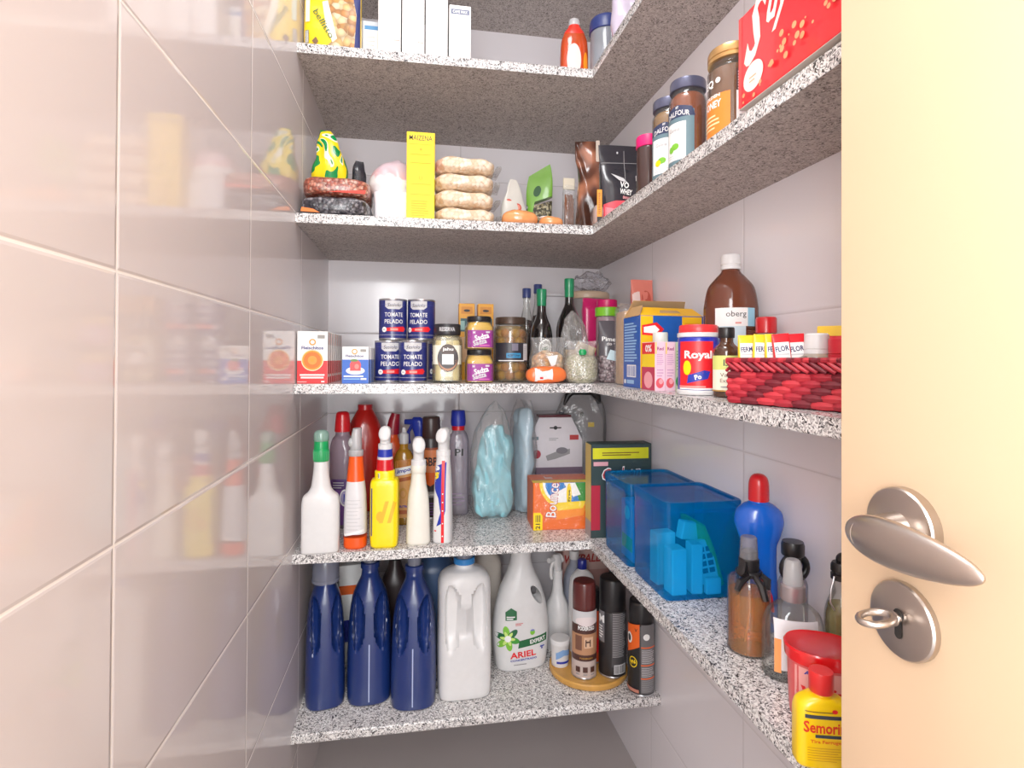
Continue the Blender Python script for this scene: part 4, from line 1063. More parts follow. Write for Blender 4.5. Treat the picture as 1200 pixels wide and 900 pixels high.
# ================================================================== EYE LEVEL SHELF (left run)
CREAMW = mat('bright_white_card', (244, 243, 240), .45)
CRED = mat('poppy_red_card', (226, 28, 34), .42)
def orange_box(label, loc, group=None, rotz=0.0):
    t = thing('cake_mix_box', label, 'box', loc, rotz, group)
    m = MB().box(-.0335, .0335, 0, .026, 0, .1205, CREAMW, .0008)
    m.on(front(0), cell=10); m.rect(-.0333, .0333, .0005, .053, CRED)
    m.ell(0, .054, .0245, .0245, mat('peel_white_print', (252, 224, 180), .45)); m.ell(0, .054, .0225, .0225, mat('orange_peel_print', (250, 150, 30), .45)); m.ell(0, .054, .019, .019, mat('orange_flesh_print', (244, 112, 20), .45)); m.ell(0, .054, .010, .010, mat('orange_core_print', (250, 150, 50), .45)); m.ell(0, .054, .004, .004, mat('orange_peel_print', (250, 150, 30)))
    m.ell(0, .0955, .0075, .0075, mat('badge_orange_print', (244, 150, 40), .45)); m.ell(0, .0955, .0045, .0045, WHP)
    m.text('Fleischitos', 0, .0825, .0075, mat('indigo_print', (70, 74, 130), .45), w=.048)
    m.rect(.011, .027, .104, .112, mat('stone_print', (150, 146, 140), .5)); m.rect(-.027, .027, .0185, .022, WHP); m.rect(-.025, .025, .0125, .016, WHP); m.rect(-.032, -.012, .0035, .0055, mat('rose_line_print', (250, 170, 170), .5)); m.rect(.020, .027, .0035, .0065, WHP)
    m.on(right(.0335), cell=10); m.rect(.0005, .0255, .0005, .053, CRED); m.rect(.004, .022, .016, .022, WHP); m.rect(.003, .008, .09, .118, mat('stone_print', (150, 146, 140))); m.rect(.018, .022, .09, .118, CRED)
    m.build('printed_carton', t); return t
b0 = orange_box('red and white box with an orange slice, frontmost at the left wall', place(.0365, 1.335, 3))
gq = 'red and white boxes queued behind the orange slice box'
for i in range(6):
    q = dup(b0, place(.0365 + .0006 * i, 1.335 + .031 * (i + 1), 3), label='red and white box hidden in the queue behind the orange slice box'); q['group'] = gq
def blue_box(label, loc, group=None):
    t = thing('gelatin_box', label, 'box', loc, 0, group)
    SKB = mat('cobalt_card', (16, 92, 196), .42)
    m = MB().box(-.030, .030, 0, .028, 0, .086, CREAMW, .0008)
    m.on(front(0), cell=10); m.rect(-.0298, .0298, .0005, .056, SKB); m.ell(.0, .030, .021, .009, WHP); m.ell(0, .0315, .016, .006, mat('plate_grey_print', (214, 224, 230), .45))
    m.ell(0, .043, .0125, .0125, mat('strawberry_print', (230, 70, 70), .45)); m.rect(-.012, .012, .030, .043, mat('strawberry_print', (230, 70, 70))); m.ell(-.003, .054, .009, .003, mat('leafy_print', (90, 130, 60), .45)); m.ell(.003, .040, .005, .006, mat('pink_gleam_print', (244, 130, 120), .45))
    m.ell(-.002, .0745, .0065, .0065, mat('badge_orange_print', (244, 150, 40))); m.ell(-.002, .0745, .004, .004, WHP); m.text('Fleischitos', -.002, .0645, .0055, mat('indigo_print', (70, 74, 130)), w=.040)
    m.rect(.011, .024, .074, .080, mat('stone_print', (150, 146, 140))); m.rect(-.026, .018, .0155, .019, WHP); m.rect(-.026, .010, .010, .012, mat('sky_line_print', (150, 200, 240), .5)); m.rect(.012, .025, .009, .013, WHP)
    m.on(right(.030), cell=10); m.rect(.0003, .0277, .0005, .056, mat('deep_cobalt_card', (20, 60, 130), .45)); m.build('printed_carton', t); return t
b1_ = blue_box('blue and white box with a strawberry on a plate', place(.132, 1.335, 3))
for i in range(3):
    q = dup(b1_, place(.134 + .001 * i, 1.367 + .0305 * i, 3), label='blue and white box directly behind the strawberry box'); q['group'] = 'blue boxes behind the strawberry box'

TIN = mat('navy_tin_label', (34, 42, 112), .32, coat=.2)
def tomato(label, loc, rz):
    t = thing('tomato_can', label, 'can', loc, rz, 'navy tins of peeled tomatoes')
    r = .0345; h = .1035
    m = MB().lathe([(r - .004, 0), (r, .001), (r + .0004, .003), (r - .0006, .005), (r - .0006, h - .005), (r + .0004, h - .003), (r, h - .0005), (r - .002, h - .0005), (r - .003, h - .004), (0, h - .004)], SILV, 48, 1, cap1=False)
    m.build('can_body', t)
    m = MB().lathe([(r, .0052), (r + .0001, .006), (r + .0001, h - .006), (r, h - .0052)], TIN, 48, 1, cap0=False, cap1=False)
    m.on(cylf(r + .0002), cell=.006); m.poly([(-.022, h - .006), (-.022, h - .021), (-.014, h - .027), (.014, h - .027), (.022, h - .021), (.022, h - .006)], LGRY)
    m.text('Sasiolo', .001, h - .0165, .0085, INK, w=.033, shear=.2, bold=False)
    m.text('TOMATE', 0, .063, .0105, WHP, w=.046, bold=False); m.text('PELADO', 0, .046, .0105, WHP, w=.046, bold=False)
    m.poly([(-.020, .022), (.026, .021), (.032, .028), (.026, .034), (-.020, .030)], REDB); m.rect(-.008, .010, .024, .029, mat('salmon_lettering', (250, 150, 140), .45)); m.ell(-.024, .026, .0065, .0065, WHP); m.rect(-.027, -.021, .025, .027, GRY)
    m.rect(-.045, .045, .0125, .0132, LGRY); m.rect(-.045, .045, h - .016, h - .0155, mat('faint_line_print', (90, 100, 170), .5))
    m.build('can_label', t); return t
c0 = tomato('tomato can with whole label showing, front one in the bottom row', place(.263, 1.398, 3), .0)
dup(c0, place(.2035, 1.428, 3), .14, 'tomato can at the left end of the bottom row, partly behind another')
dup(c0, place(.336, 1.4775, 3), -.10, 'tomato can at the right of the bottom row, half hidden by the black lidded jar')
dup(c0, place(.2125, 1.436, 3, .1045), .10, 'tomato can on top, the left one of the upper pair')
dup(c0, place(.2835, 1.438, 3, .1045), -.25, 'tomato can on top, the right one of the upper pair')

t = thing('heart_of_palm_jar', 'square glass jar of pale palm hearts with black lid and round label', 'jar', place(.347, 1.402, 3), -.05)
prof = [(0, .030, .030, 4), (.004, .0375, .0375, 4), (.10, .0375, .0375, 4), (.112, .034, .034, 3), (.118, .0305, .0305, 2), (.122, .0305, .0305, 2)]
MB().sup(prof, GLASS, 56, 4).build('glass_jar', t)
PALM = mat('pale_palm_heart', (240, 230, 196), .5, var=.06)
m = MB()
m.sup([(.004, .0355, .0355, 4), (.112, .0355, .0355, 4), (.116, .028, .028, 2)], film('brine', (252, 244, 216), haze=.12, crinkle=0, gloss=.1), 40, 1); m.build('brine', t)
for (a, b) in ((-.018, -.02), (.004, -.022), (.020, -.014), (-.008, .004), (.014, .012), (-.02, .016)):
    m = MB().lathe([(.0098, .006), (.0105, .010), (.0105, .098), (.009, .104)], PALM, 20, 1, ox=a, oy=b); m.build('palm_heart_stalk', t)
MB().lathe([(.0325, .118), (.0335, .120), (.0335, .142), (.032, .145), (0, .145)], mat('black_lid', (40, 38, 42), .35), 44, 1, cap1=False).build('lid', t)
m = MB().on(cylf(.0337)); m.text('RESERVA', .0, .1315, .010, LGRY, w=.040); m.build('lid_print', t)
m = MB().on(supf(prof)); m.rect(-.034, .034, .045, .092, mat('cream_label', (240, 234, 214), .5)); m.ell(.002, .060, .0255, .033, mat('graphite_label', (64, 60, 62), .45)); m.ell(.002, .060, .0235, .031, mat('copper_label', (176, 120, 84), .4)); m.ell(.002, .062, .0235, .027, mat('graphite_label', (64, 60, 62))); m.ell(.002, .081, .0175, .0135, mat('umber_label', (72, 56, 50), .45)); m.text('jahu', .002, .0815, .010, WHP, w=.026)
m.rect(-.012, .016, .045, .070, WHP); m.lines(-.009, .013, .049, .067, 4, LGRY, .3); m.build('printed_label', t)

MUST = mat('mustard_sauce', (226, 176, 60), .45, var=.15, bscale=30)
MAG = mat('magenta_label', (150, 40, 140), .42)
def mustard(label, loc, rz):
    t = thing('mustard_jar', label, 'jar', loc, rz, 'purple labelled mustard jars')
    prof = [(0, .028, .028, 4.5), (.003, .0345, .0345, 4.5), (.052, .0345, .0345, 4.5), (.064, .031, .031, 3), (.070, .029, .029, 2.2)]
    MB().sup(prof, GLASS, 52, 4).build('glass_jar', t)
    MB().sup([(.0025, .0325, .0325, 4.5), (.051, .0325, .0325, 4.5), (.062, .029, .029, 3), (.067, .027, .027, 2.2)], MUST, 44, 3).build('mustard', t)
    MB().lathe([(.0295, .0685), (.0305, .070), (.0305, .080), (.029, .082), (0, .082)], BLKP, 40, 1, cap1=False).build('lid', t)
    m = MB().on(supf(prof)); m.poly([(-.032, .005), (.032, .005), (.032, .047), (-.032, .047)], MAG)
    m.text('Sadza', .002, .031, .014, WHP, w=.036, rot=.25); m.text('Sadza', -.003, .018, .013, LGRY, w=.034, rot=.25); m.text('H', -.017, .041, .006, WHP); m.rect(.012, .022, .040, .044, LGRY)
    m.rect(-.004, .022, .0085, .0105, mat('hot_pink_print', (230, 110, 180), .5)); m.build('printed_label', t); return t
j = mustard('lower one of two stacked jars of mustard with purple labels', place(.426, 1.388, 3), 0)
dup(j, place(.4255, 1.389, 3, .0825), .04, 'upper one of two stacked jars of mustard with purple labels')

def ybox(label, loc):
    t = thing('tea_box', label, 'box', loc, 0, 'tall orange and teal boxes behind the mustard jars')
    m = MB().box(-.022, .022, 0, .035, 0, .214, mat('marigold_card', (246, 170, 30), .42), .001)
    m.on(front(0), cell=10); m.rect(-.016, .016, .185, .205, mat('marigold_dark_print', (226, 140, 16), .45)); m.ell(0, .194, .009, .0035, INK); m.rect(-.018, .018, .135, .172, mat('deep_teal_print', (40, 90, 96), .45)); m.rect(-.018, -.006, .140, .165, mat('mint_print', (150, 196, 190), .45)); m.rect(-.018, .018, .05, .12, mat('peach_print', (240, 190, 140), .45))
    m.build('printed_carton', t); return t
y_ = ybox('tall orange box, the left of two behind the mustard jars', place(.410, 1.555, 3))
dup(y_, place(.4635, 1.556, 3), 0, 'tall orange box, the right of two behind the mustard jars')

t = thing('olive_jar', 'tall glass jar of green olives with dark lid and black label', 'jar', place(.511, 1.418, 3), 0)
r = .044
MB().lathe([(r - .005, 0), (r, .004), (r, .128), (.038, .146), (.0375, .150)], GLASS, 48, 3).build('glass_jar', t)
MB().lathe([(r - .006, .003), (r - .002, .006), (r - .002, .127), (.035, .143), (0, .143)], film('olive_brine', (232, 204, 140), haze=.08, crinkle=0, gloss=.1), 40, 3, cap1=False).build('brine', t)
OL = [mat('olive_skin', (196, 176, 80), .35, var=.12), mat('brown_olive_skin', (188, 140, 78), .35, var=.12)]
R = random.Random(5); n = 0
for lv in range(6):
    for q in range(7):
        a = 2 * PI * q / 7 + lv * .45
        if math.sin(a) > .45: continue
        m = MB(); m.ball((0, 0, 0), (.0125, .0125, .0118), OL[(lv + q) % 2], 2, 18, 10)
        rt = Matrix.Rotation(R.uniform(0, 3), 4, 'Y'); m.v = [rt @ v + Vector((.0275 * math.cos(a), .0275 * math.sin(a), .0175 + lv * .0215)) for v in m.v]
        m.build('olive', t, smooth=60)
MB().lathe([(.0385, .148), (.0395, .149), (.0395, .163), (.038, .1655), (0, .1655)], mat('dark_bronze_lid', (66, 50, 40), .35, metal=.3), 44, 1, cap1=False).build('lid', t)
m = MB().on(cylf(r + .0004)); m.rect(-.052, .052, .052, .100, mat('night_label', (38, 36, 44), .42)); m.rect(-.018, .020, .062, .074, mat('cyan_blue_print', (40, 130, 180), .45)); m.text('AZEITONA', .001, .068, .006, INK, w=.032); m.rect(-.004, .012, .080, .098, mat('grey_violet_print', (110, 104, 120), .5)); m.rect(.028, .046, .056, .098, LGRY); m.lines(.030, .044, .060, .094, 8, GRY, .3); m.rect(-.04, .03, .054, .056, WHP)
m.build('printed_label', t)

DARKG = mat('dark_bottle_glass', (24, 20, 20), .08, coat=.6)
def vinegar(label, loc, s, sz, ov=False):
    t = thing('balsamic_bottle', label, 'bottle', loc, 0, 'dark bottles with green caps'); r = .030 * s
    prof = [(0, r * .86), (.004, r), (.115, r), (.140, r * .88), (.165, r * .55), (.182, .0125), (.225, .0115)]
    MB().lathe([(rr, z * sz) for z, rr in prof], DARKG, 44, 5).build('glass_bottle', t)
    MB().lathe([(.0125, .196 * sz), (.0132, .198 * sz), (.0132, .214 * sz), (.0138, .216 * sz), (.0138, .238 * sz), (.0130, .240 * sz), (0, .240 * sz)], mat('emerald_cap', (16, 132, 84), .3, coat=.3), 36, 1, cap1=False).build('screw_cap', t)
    m = MB().on(cylf(r + .0004))
    if not ov: m.ell(.006, .088, .020, .025, mat('ivory_label', (222, 222, 216), .45)); m.ell(.006, .088, .016, .021, mat('grey_label', (150, 152, 146), .45)); m.ell(.006, .086, .013, .014, mat('ivory_label', (222, 222, 216))); m.ell(.004, .088, .009, .004, DGRN, rot=.3)
    else: m.rect(-.022, .026, .03, .06, DGRN)
    m.build('printed_label', t); return t
vinegar('dark bottle with green cap and round white label, beside the olive jar', place(.607, 1.482, 3), 1.0, 1.04)
vinegar('taller dark bottle with green cap, right of the round labelled one', place(.690, 1.500, 3), 1.2, 1.18, True)
def bluecap(label, loc, h):
    t = thing('vinegar_bottle', label, 'bottle', loc, 0, 'clear bottles with blue caps at the back')
    MB().lathe([(.018, 0), (.021, .003), (.021, h - .12), (.017, h - .09), (.0105, h - .05), (.0105, h - .02)], GLASS, 32, 4).build('glass_bottle', t)
    MB().lathe([(.019, .004), (.0195, h - .13), (.014, h - .095), (0, h - .092)], film('dark_vinegar', (90, 60, 56), haze=.3, crinkle=0), 28, 2, cap1=False).build('vinegar', t)
    MB().lathe([(.012, h - .028), (.0128, h - .027), (.0128, h - .002), (.0118, h), (0, h)], mat('slate_blue_cap', (54, 66, 120), .35), 28, 1, cap1=False).build('screw_cap', t)
bluecap('clear bottle with blue cap behind the olive jar, the shorter', place(.592, 1.615, 3), .268)
bluecap('clear bottle with blue cap behind the olive jar, the taller', place(.634, 1.652, 3), .286)
t = thing('tall_carton', 'tall pale grey carton behind the two green capped bottles', 'carton', place(.688, 1.70, 3), 0)
m = MB().box(-.042, .042, -.025, .025, 0, .262, mat('pale_grey_card', (206, 204, 208), .5), .001); m.on(front(-.025), cell=10); m.rect(-.041, .041, .252, .256, GRY); m.lines(-.03, .03, .12, .22, 9, LGRY, .4); m.build('carton', t)

t = thing('sliced_roll_pack', 'small orange roll pack with white sticker lying at the shelf front', 'pack', place(.588, 1.345, 3), 0)
m = MB().ball((0, 0, .0205), (.050, .022, .0205), mat('tangerine_film', (240, 112, 50), .35, coat=.3), 3, 36, 18, wob=.0025, wfreq=40); m.build('roll', t)
m = MB().on(lambda u, v, h: Vector((u, -.022 * math.cos(v * 42) - .0016 - h, .0205 + .0205 * math.sin(v * 42))), cell=.005); m.rect(-.032, .012, -.021, .022, WHP); m.rect(-.020, -.012, -.012, -.006, REDB); m.lines(-.026, .006, -.004, .016, 4, LGRY, .3); m.build('price_sticker', t)

NUTS = grains('roasted_chickpeas', [(226, 170, 110), (236, 190, 140), (206, 146, 90), (240, 200, 150)], 95, .5)
t = thing('nut_bag', 'clear bag of peach coloured snacks behind the orange roll pack', 'bag', place(.606, 1.402, 3), 0)
MB().sup([(.001, .036, .022, 2.5), (.02, .044, .028, 2.5), (.055, .043, .026, 2.4), (.075, .030, .018, 2.2), (.082, .004, .004, 2)], NUTS, 40, 5, wob=.004, wfreq=60).build('snacks', t)
MB().sup([(0, .038, .024, 2.5), (.02, .047, .031, 2.5), (.06, .047, .029, 2.4), (.09, .044, .020, 2.2), (.115, .046, .006, 2.2)], CLEAR, 40, 6, cap1=False, warp=drape(31, .006, 1)).build('plastic_bag', t)
m = MB().on(lambda u, v, h: Vector((u, -.0335 - h, v)), cell=10); m.poly([(-.010, .066), (.018, .070), (.012, .045), (.002, .040)], WHP); m.build('paper_tag', t)
RICE = grains('pale_green_rice', [(206, 196, 160), (190, 186, 140), (222, 212, 184), (170, 166, 120)], 300, .5, .4)
t = thing('rice_bag', 'clear bag of pale greenish rice at the inner shelf corner', 'bag', place(.680, 1.352, 3), -.15)
MB().sup([(.001, .030, .024, 2.5), (.015, .040, .032, 2.5), (.05, .040, .030, 2.4), (.068, .028, .02, 2.2), (.072, .004, .004, 2)], RICE, 40, 5, wob=.003, wfreq=40).build('rice', t)
MB().sup([(0, .033, .027, 2.5), (.015, .043, .034, 2.5), (.055, .042, .031, 2.4), (.08, .034, .018, 2.2), (.105, .040, .005, 2.2)], CLEAR, 40, 6, cap1=False, warp=drape(41, .006, 1)).build('plastic_bag', t)
MB().sup([(.070, .008, .005, 2.2), (.078, .010, .006, 2.2), (.084, .006, .004, 2)], GRN, 16, 3, oy=-.028).build('bag_clip', t)
t = thing('cracker_bag', 'crumpled clear bag with tan crackers in front of the taller green capped bottle', 'bag', place(.684, 1.435, 3), .1)
CRK = mat('tan_cracker', (206, 176, 130), .6, var=.12)
m = MB().box(-.028, .028, -.012, -.004, .045, .105, CRK, .002); m.v = [Matrix.Rotation(.35, 4, 'Y') @ v for v in m.v]; m.build('cracker', t)
m = MB().box(-.026, .030, .000, .008, .008, .085, CRK, .002); m.build('cracker', t)
MB().sup([(0, .032, .018, 2.5), (.05, .040, .022, 2.4), (.11, .036, .020, 2.3), (.16, .026, .014, 2.2), (.185, .012, .006, 2)], film('milky_crumpled_film', (240, 238, 236), haze=.14, crinkle=.9), 48, 9, cap1=False, warp=drape(51, .020, 1)).build('plastic_bag', t)

t = thing('spice_pouch', 'grey seed pouch with dark grey top and white script', 'pouch', place(.764, 1.358, 3), -.12)
SEED = grains('grey_seeds', [(120, 100, 104), (150, 130, 134), (96, 80, 84), (170, 156, 158)], 170, .4)
pp = [(.001, .032, .020, 3), (.01, .037, .025, 3), (.08, .037, .024, 3), (.12, .036, .015, 3), (.150, .036, .004, 4), (.158, .036, .0015, 4)]
P = dense(pp, 6)
m = MB(); m.sup([p for p in P if p[0] < .075], SEED, 44, 0, hard=True); m.sup([p for p in P if .068 < p[0]], mat('charcoal_film', (76, 72, 78), .25, coat=.4), 44, 0, hard=True, wob=.001, wfreq=50); m.build('pouch_body', t)
m = MB().on(supf(pp)); m.text('Pimenta', -.001, .110, .011, WHP, w=.056, rot=-.05, bold=False); m.text('do reino', .004, .099, .008, LGRY, w=.045, bold=False); m.poly([(-.02, .060), (.02, .052), (.026, .074), (-.010, .084)], mat('sheer_aqua_print', (190, 214, 222), .3)); m.build('printed_label', t)

t = thing('snack_jar', 'jar with stacked green and magenta lid behind the grey seed pouch', 'jar', place(.783, 1.452, 3), 0)
MB().lathe([(.027, 0), (.029, .003), (.029, .170), (.026, .178)], film('rosy_jar_plastic', (226, 200, 210), haze=.4, crinkle=0), 36, 2).build('jar_body', t)
MB().lathe([(.031, .176), (.032, .177), (.032, .199), (.031, .200)], mat('lime_green_lid', (120, 196, 40), .35), 40, 1).build('green_lid', t)
MB().lathe([(.0275, .200), (.028, .201), (.0275, .219), (.026, .221), (0, .221)], mat('magenta_lid', (204, 16, 96), .35), 36, 1, cap1=False).build('magenta_lid', t)
t = thing('snack_pack', 'magenta wrapped snack pack right of the taller green capped bottle', 'pack', place(.772, 1.545, 3), .1)
MB().sup([(.001, .028, .012, 3), (.01, .032, .018, 3), (.20, .031, .017, 3), (.225, .030, .004, 4), (.235, .030, .0015, 4)], mat('magenta_film', (206, 30, 100), .3, coat=.3), 36, 6, wob=.002, wfreq=40).build('wrapper', t)
t = thing('food_container', 'clear food container with beige lid in the far corner', 'container', place(.800, 1.69, 3), 0)
MB().lathe([(.055, 0), (.060, .004), (.066, .245), (.067, .250)], film('cloudy_tub_plastic', (232, 226, 226), haze=.3, crinkle=0), 44, 1).build('tub_body', t)
MB().lathe([(.069, .246), (.071, .248), (.071, .262), (.066, .268), (.03, .272), (0, .272)], mat('beige_lid', (206, 178, 150), .4), 44, 2, cap1=False).build('lid', t)
t = thing('plastic_bag_bundle', 'crumpled clear bag lying on top of the beige lidded container', 'plastic bag', place(.805, 1.66, 3, .2725), 0)
MB().ball((0, 0, .026), (.060, .035, .026), film('sparkly_film', (250, 250, 252), haze=.05, crinkle=1.0), 2.2, 36, 18, wob=.014, wfreq=45, flat=.0003).build('crumpled_bag', t)
t = thing('soup_pouch', 'salmon pink pouch leaning against the right wall', 'pouch', place(.838, 1.345, 3), -.1)
pp = [(.001, .026, .014, 3), (.01, .029, .020, 3), (.20, .029, .016, 3), (.25, .028, .003, 4), (.263, .028, .0015, 4)]
MB().sup(pp, mat('salmon_film', (222, 120, 104), .32, coat=.3), 36, 6, wob=.002, wfreq=35).build('pouch_body', t)
m = MB().on(supf(pp)); m.rect(-.027, -.008, .16, .235, mat('pale_shell_print', (236, 206, 200), .45)); m.ell(.008, .215, .012, .02, mat('brick_print', (190, 76, 60), .45)); m.build('printed_label', t)
t = thing('biscuit_pack', 'slim clear pack of tan biscuits standing beside the blue box', 'pack', place(.752, 1.228, 3), 0)
MB().box(-.016, .016, -.030, .030, 0.002, .170, mat('sandy_biscuit', (226, 184, 140), .6, var=.15, bscale=90), .004, 2).build('biscuits', t)
MB().sup([(0, .019, .033, 8), (.172, .019, .033, 8), (.19, .017, .006, 4)], CLEAR, 40, 5, cap1=False).build('plastic_wrap', t)

# ---------------------------------------------------------------- eye level shelf, right run
t = thing('cereal_box', 'blue and yellow box with its top flaps open, near the shelf corner', 'box', place(.792, 1.078, 3), 0)
BB = mat('cobalt_blue_card', (20, 82, 170), .42); YC = mat('sunflower_card', (248, 186, 16), .42); KR = mat('kraft_inside', (190, 150, 100), .7)
m = MB().box(-.070, .070, 0, .092, 0, .150, BB, .001)
m.on(front(0), cell=10); m.rect(-.069, -.042, .001, .149, YC); m.rect(.022, .066, .09, .148, YC); m.rect(.028, .060, .10, .135, mat('amber_block_print', (240, 140, 20), .45)); m.poly([(-.066, .110), (-.03, .108), (-.018, .122), (-.034, .136), (-.066, .130)], REDB); m.poly([(-.062, .115), (-.036, .113), (-.028, .121), (-.038, .130), (-.062, .126)], WHP)
m.on(left(-.070), cell=10); m.lines(-.085, -.012, .055, .140, 14, mat('sky_lettering', (150, 190, 230), .5), .5); m.rect(-.07, -.02, .022, .048, WHP); m.bars(-.068, -.022, .024, .046, 14, BB); m.ell(-.08, .012, .005, .005, WHP); m.rect(-.07, -.03, .008, .016, mat('sky_lettering', (150, 190, 230)))
m.build('carton', t)
def flap(pts, mo, mi_, nm='carton_flap'):
    a = MB(); vs = [Vector(p) for p in pts]; nn = (vs[1] - vs[0]).cross(vs[2] - vs[0]).normalized() * .0006
    a.add(vs, [tuple(range(len(vs)))], mo); a.add([v - nn for v in vs], [tuple(range(len(vs) - 1, -1, -1))], mi_); a.build(nm, t, smooth=0)
flap([(-.069, .001, .150), (.069, .001, .150), (.060, .030, .168), (-.055, .030, .170)], YC, KR); flap([(-.069, .092, .150), (.069, .092, .150), (.060, .060, .186), (-.060, .060, .186)], KR, YC); flap([(-.0695, .003, .150), (-.0695, .090, .150), (-.058, .080, .172), (-.058, .012, .172)], BB, KR)

def gel(label, loc, face, group):
    t = thing('gelatin_box', label, 'box', loc, 0, group)
    m = MB().box(-.0102, .0102, 0, .062, 0, .093, mat('blush_pink_card', (240, 200, 216), .45) if face == 0 else mat('pale_lime_card', (214, 232, 190), .45), .0007)
    m.on(front(0), cell=10)
    if face == 0:
        m.text('Red', 0, .080, .0065, mat('plum_print', (170, 60, 120), .45), w=.013); m.lines(-.007, .007, .05, .072, 6, mat('mauve_line_print', (206, 150, 190), .5), .35); m.lines(-.007, .007, .028, .044, 3, mat('mauve_line_print', (206, 150, 190)), .35); m.ell(-.001, .015, .0078, .0095, mat('cherry_gel_print', (226, 84, 96), .45)); m.ell(.001, .018, .004, .005, mat('pink_gel_print', (244, 160, 170), .45))
        m.rect(-.0098, -.0078, .07, .092, YELP)
    else:
        m.ell(0, .018, .0085, .012, GRN); m.lines(-.007, .007, .04, .08, 7, LGRN, .3)
    m.on(left(-.0102), cell=10); m.rect(-.061, -.001, .001, .092, YELP); m.rect(-.061, -.001, .07, .092, CRED); m.text('0%', -.03, .081, .014, WHP, w=.03); m.rect(-.061, -.001, .001, .045, mat('raspberry_print', (190, 40, 80), .45)); m.ell(-.03, .02, .02, .016, mat('pink_gel_print', (244, 160, 170)))
    m.build('printed_carton', t); return t
gel('slim pink gelatin box with red and yellow side, first from the left', place(.7235, .985, 3), 0, 'slim gelatin boxes')
gel('slim pink gelatin box in the middle between pink and green ones', place(.7455, .988, 3), 0, 'slim gelatin boxes')
gel('slim pale green gelatin box next to the blue canister', place(.7675, .993, 3), 1, 'slim gelatin boxes')
t = thing('glass_spice_jar', 'small clear glass jar with pale lid behind the slim gelatin boxes', 'jar', place(.757, 1.058, 3, 0), 0)
m = MB().lathe([(.012, 0), (.0145, .002), (.0145, .085), (.0125, .095)], film('milky_glass', (226, 232, 228), haze=.5, crinkle=0), 30, 2); m.build('jar_body', t)
MB().lathe([(.0145, .093), (.015, .094), (.015, .112), (.014, .114), (0, .114)], mat('pale_sage_lid', (214, 220, 214), .4), 28, 1, cap1=False).build('lid', t)
t = thing('white_carton', 'long white carton behind the red lidded canister', 'carton', place(.822, .998, 3), 0)
m = MB().box(-.034, .046, 0, .026, 0, .116, WHP, .001); m.on(front(0), cell=10); m.lines(-.03, .03, .08, .112, 5, LGRY, .4, 9); m.rect(.02, .04, .105, .111, mat('soft_coral_print', (230, 150, 140), .5)); m.build('carton', t)

t = thing('baking_powder_canister', 'blue and red plastic canister with red lid and white base ring', 'canister', place(.745, .882, 3), -.15)
r = .0335
MB().lathe([(.030, 0), (r + .001, .001), (r + .002, .003), (r + .002, .007), (r, .009)], WHT, 44, 1).build('base_ring', t)
MB().lathe([(r, .008), (r, .060), (r, .094), (.031, .099)], mat('ultramarine_label', (24, 40, 170), .3, coat=.3), 44, 1).build('canister_body', t)
m = MB().on(cylf(r + .0003)); m.rect(-.046, .014, .010, .090, REDB); m.text('Royal', -.012, .066, .017, WHP, w=.046); m.poly([(-.03, .020), (.004, .028), (.008, .040), (-.002, .042), (-.028, .034)], BLUP); m.text('Po', -.012, .031, .008, WHP, rot=.2); m.ell(-.030, .046, .007, .012, YELP); m.rect(-.046, .014, .010, .0125, WHP); m.rect(.034, .062, .012, .082, WHP); m.lines(.037, .060, .016, .076, 10, GRY, .35); m.rect(-.046, .0, .0135, .016, mat('salmon_lettering', (250, 150, 140)))
m.build('printed_label', t)
m = MB().lathe([(.0325, .097), (.0345, .098), (.0345, .104), (.033, .105)], WHT, 44, 1); m.lathe([(.0315, .104), (.032, .105), (.0315, .116), (.030, .118), (0, .118)], mat('coral_red_lid', (226, 44, 48), .35), 44, 1, cap1=False); m.build('lid', t)

BRG = mat('brown_bottle_glass', (70, 40, 24), .08, coat=.5)
t = thing('vanilla_bottle', 'small brown glass bottle of vanilla extract with green and white label', 'bottle', place(.757, .815, 3), -.35)
MB().lathe([(.018, 0), (.0205, .002), (.0205, .070), (.018, .078), (.0105, .088), (.0105, .100)], BRG, 36, 4).build('glass_bottle', t)
MB().lathe([(.012, .094), (.0125, .095), (.0125, .109), (.0115, .111), (0, .111)], BLKP, 28, 1, cap1=False).build('screw_cap', t)
m = MB().on(cylf(.0208)); m.rect(-.03, .03, .012, .044, mat('vellum_label', (240, 236, 214), .5)); m.rect(-.03, .03, .044, .066, mat('pear_green_label', (214, 220, 120), .5)); m.rect(-.008, .014, .050, .060, INK); m.text('Ezd', .003, .055, .007, mat('pear_green_label', (214, 220, 120)), w=.016); m.text('Vanilla', .0, .036, .006, mat('taupe_print', (120, 100, 90), .5), w=.026, bold=False); m.text('Extract', .0, .027, .006, mat('taupe_print', (120, 100, 90)), w=.026, bold=False); m.lines(-.012, .012, .016, .021, 1, GRY, .4); m.rect(-.03, .03, .010, .012, GOLD)
m.build('printed_label', t)

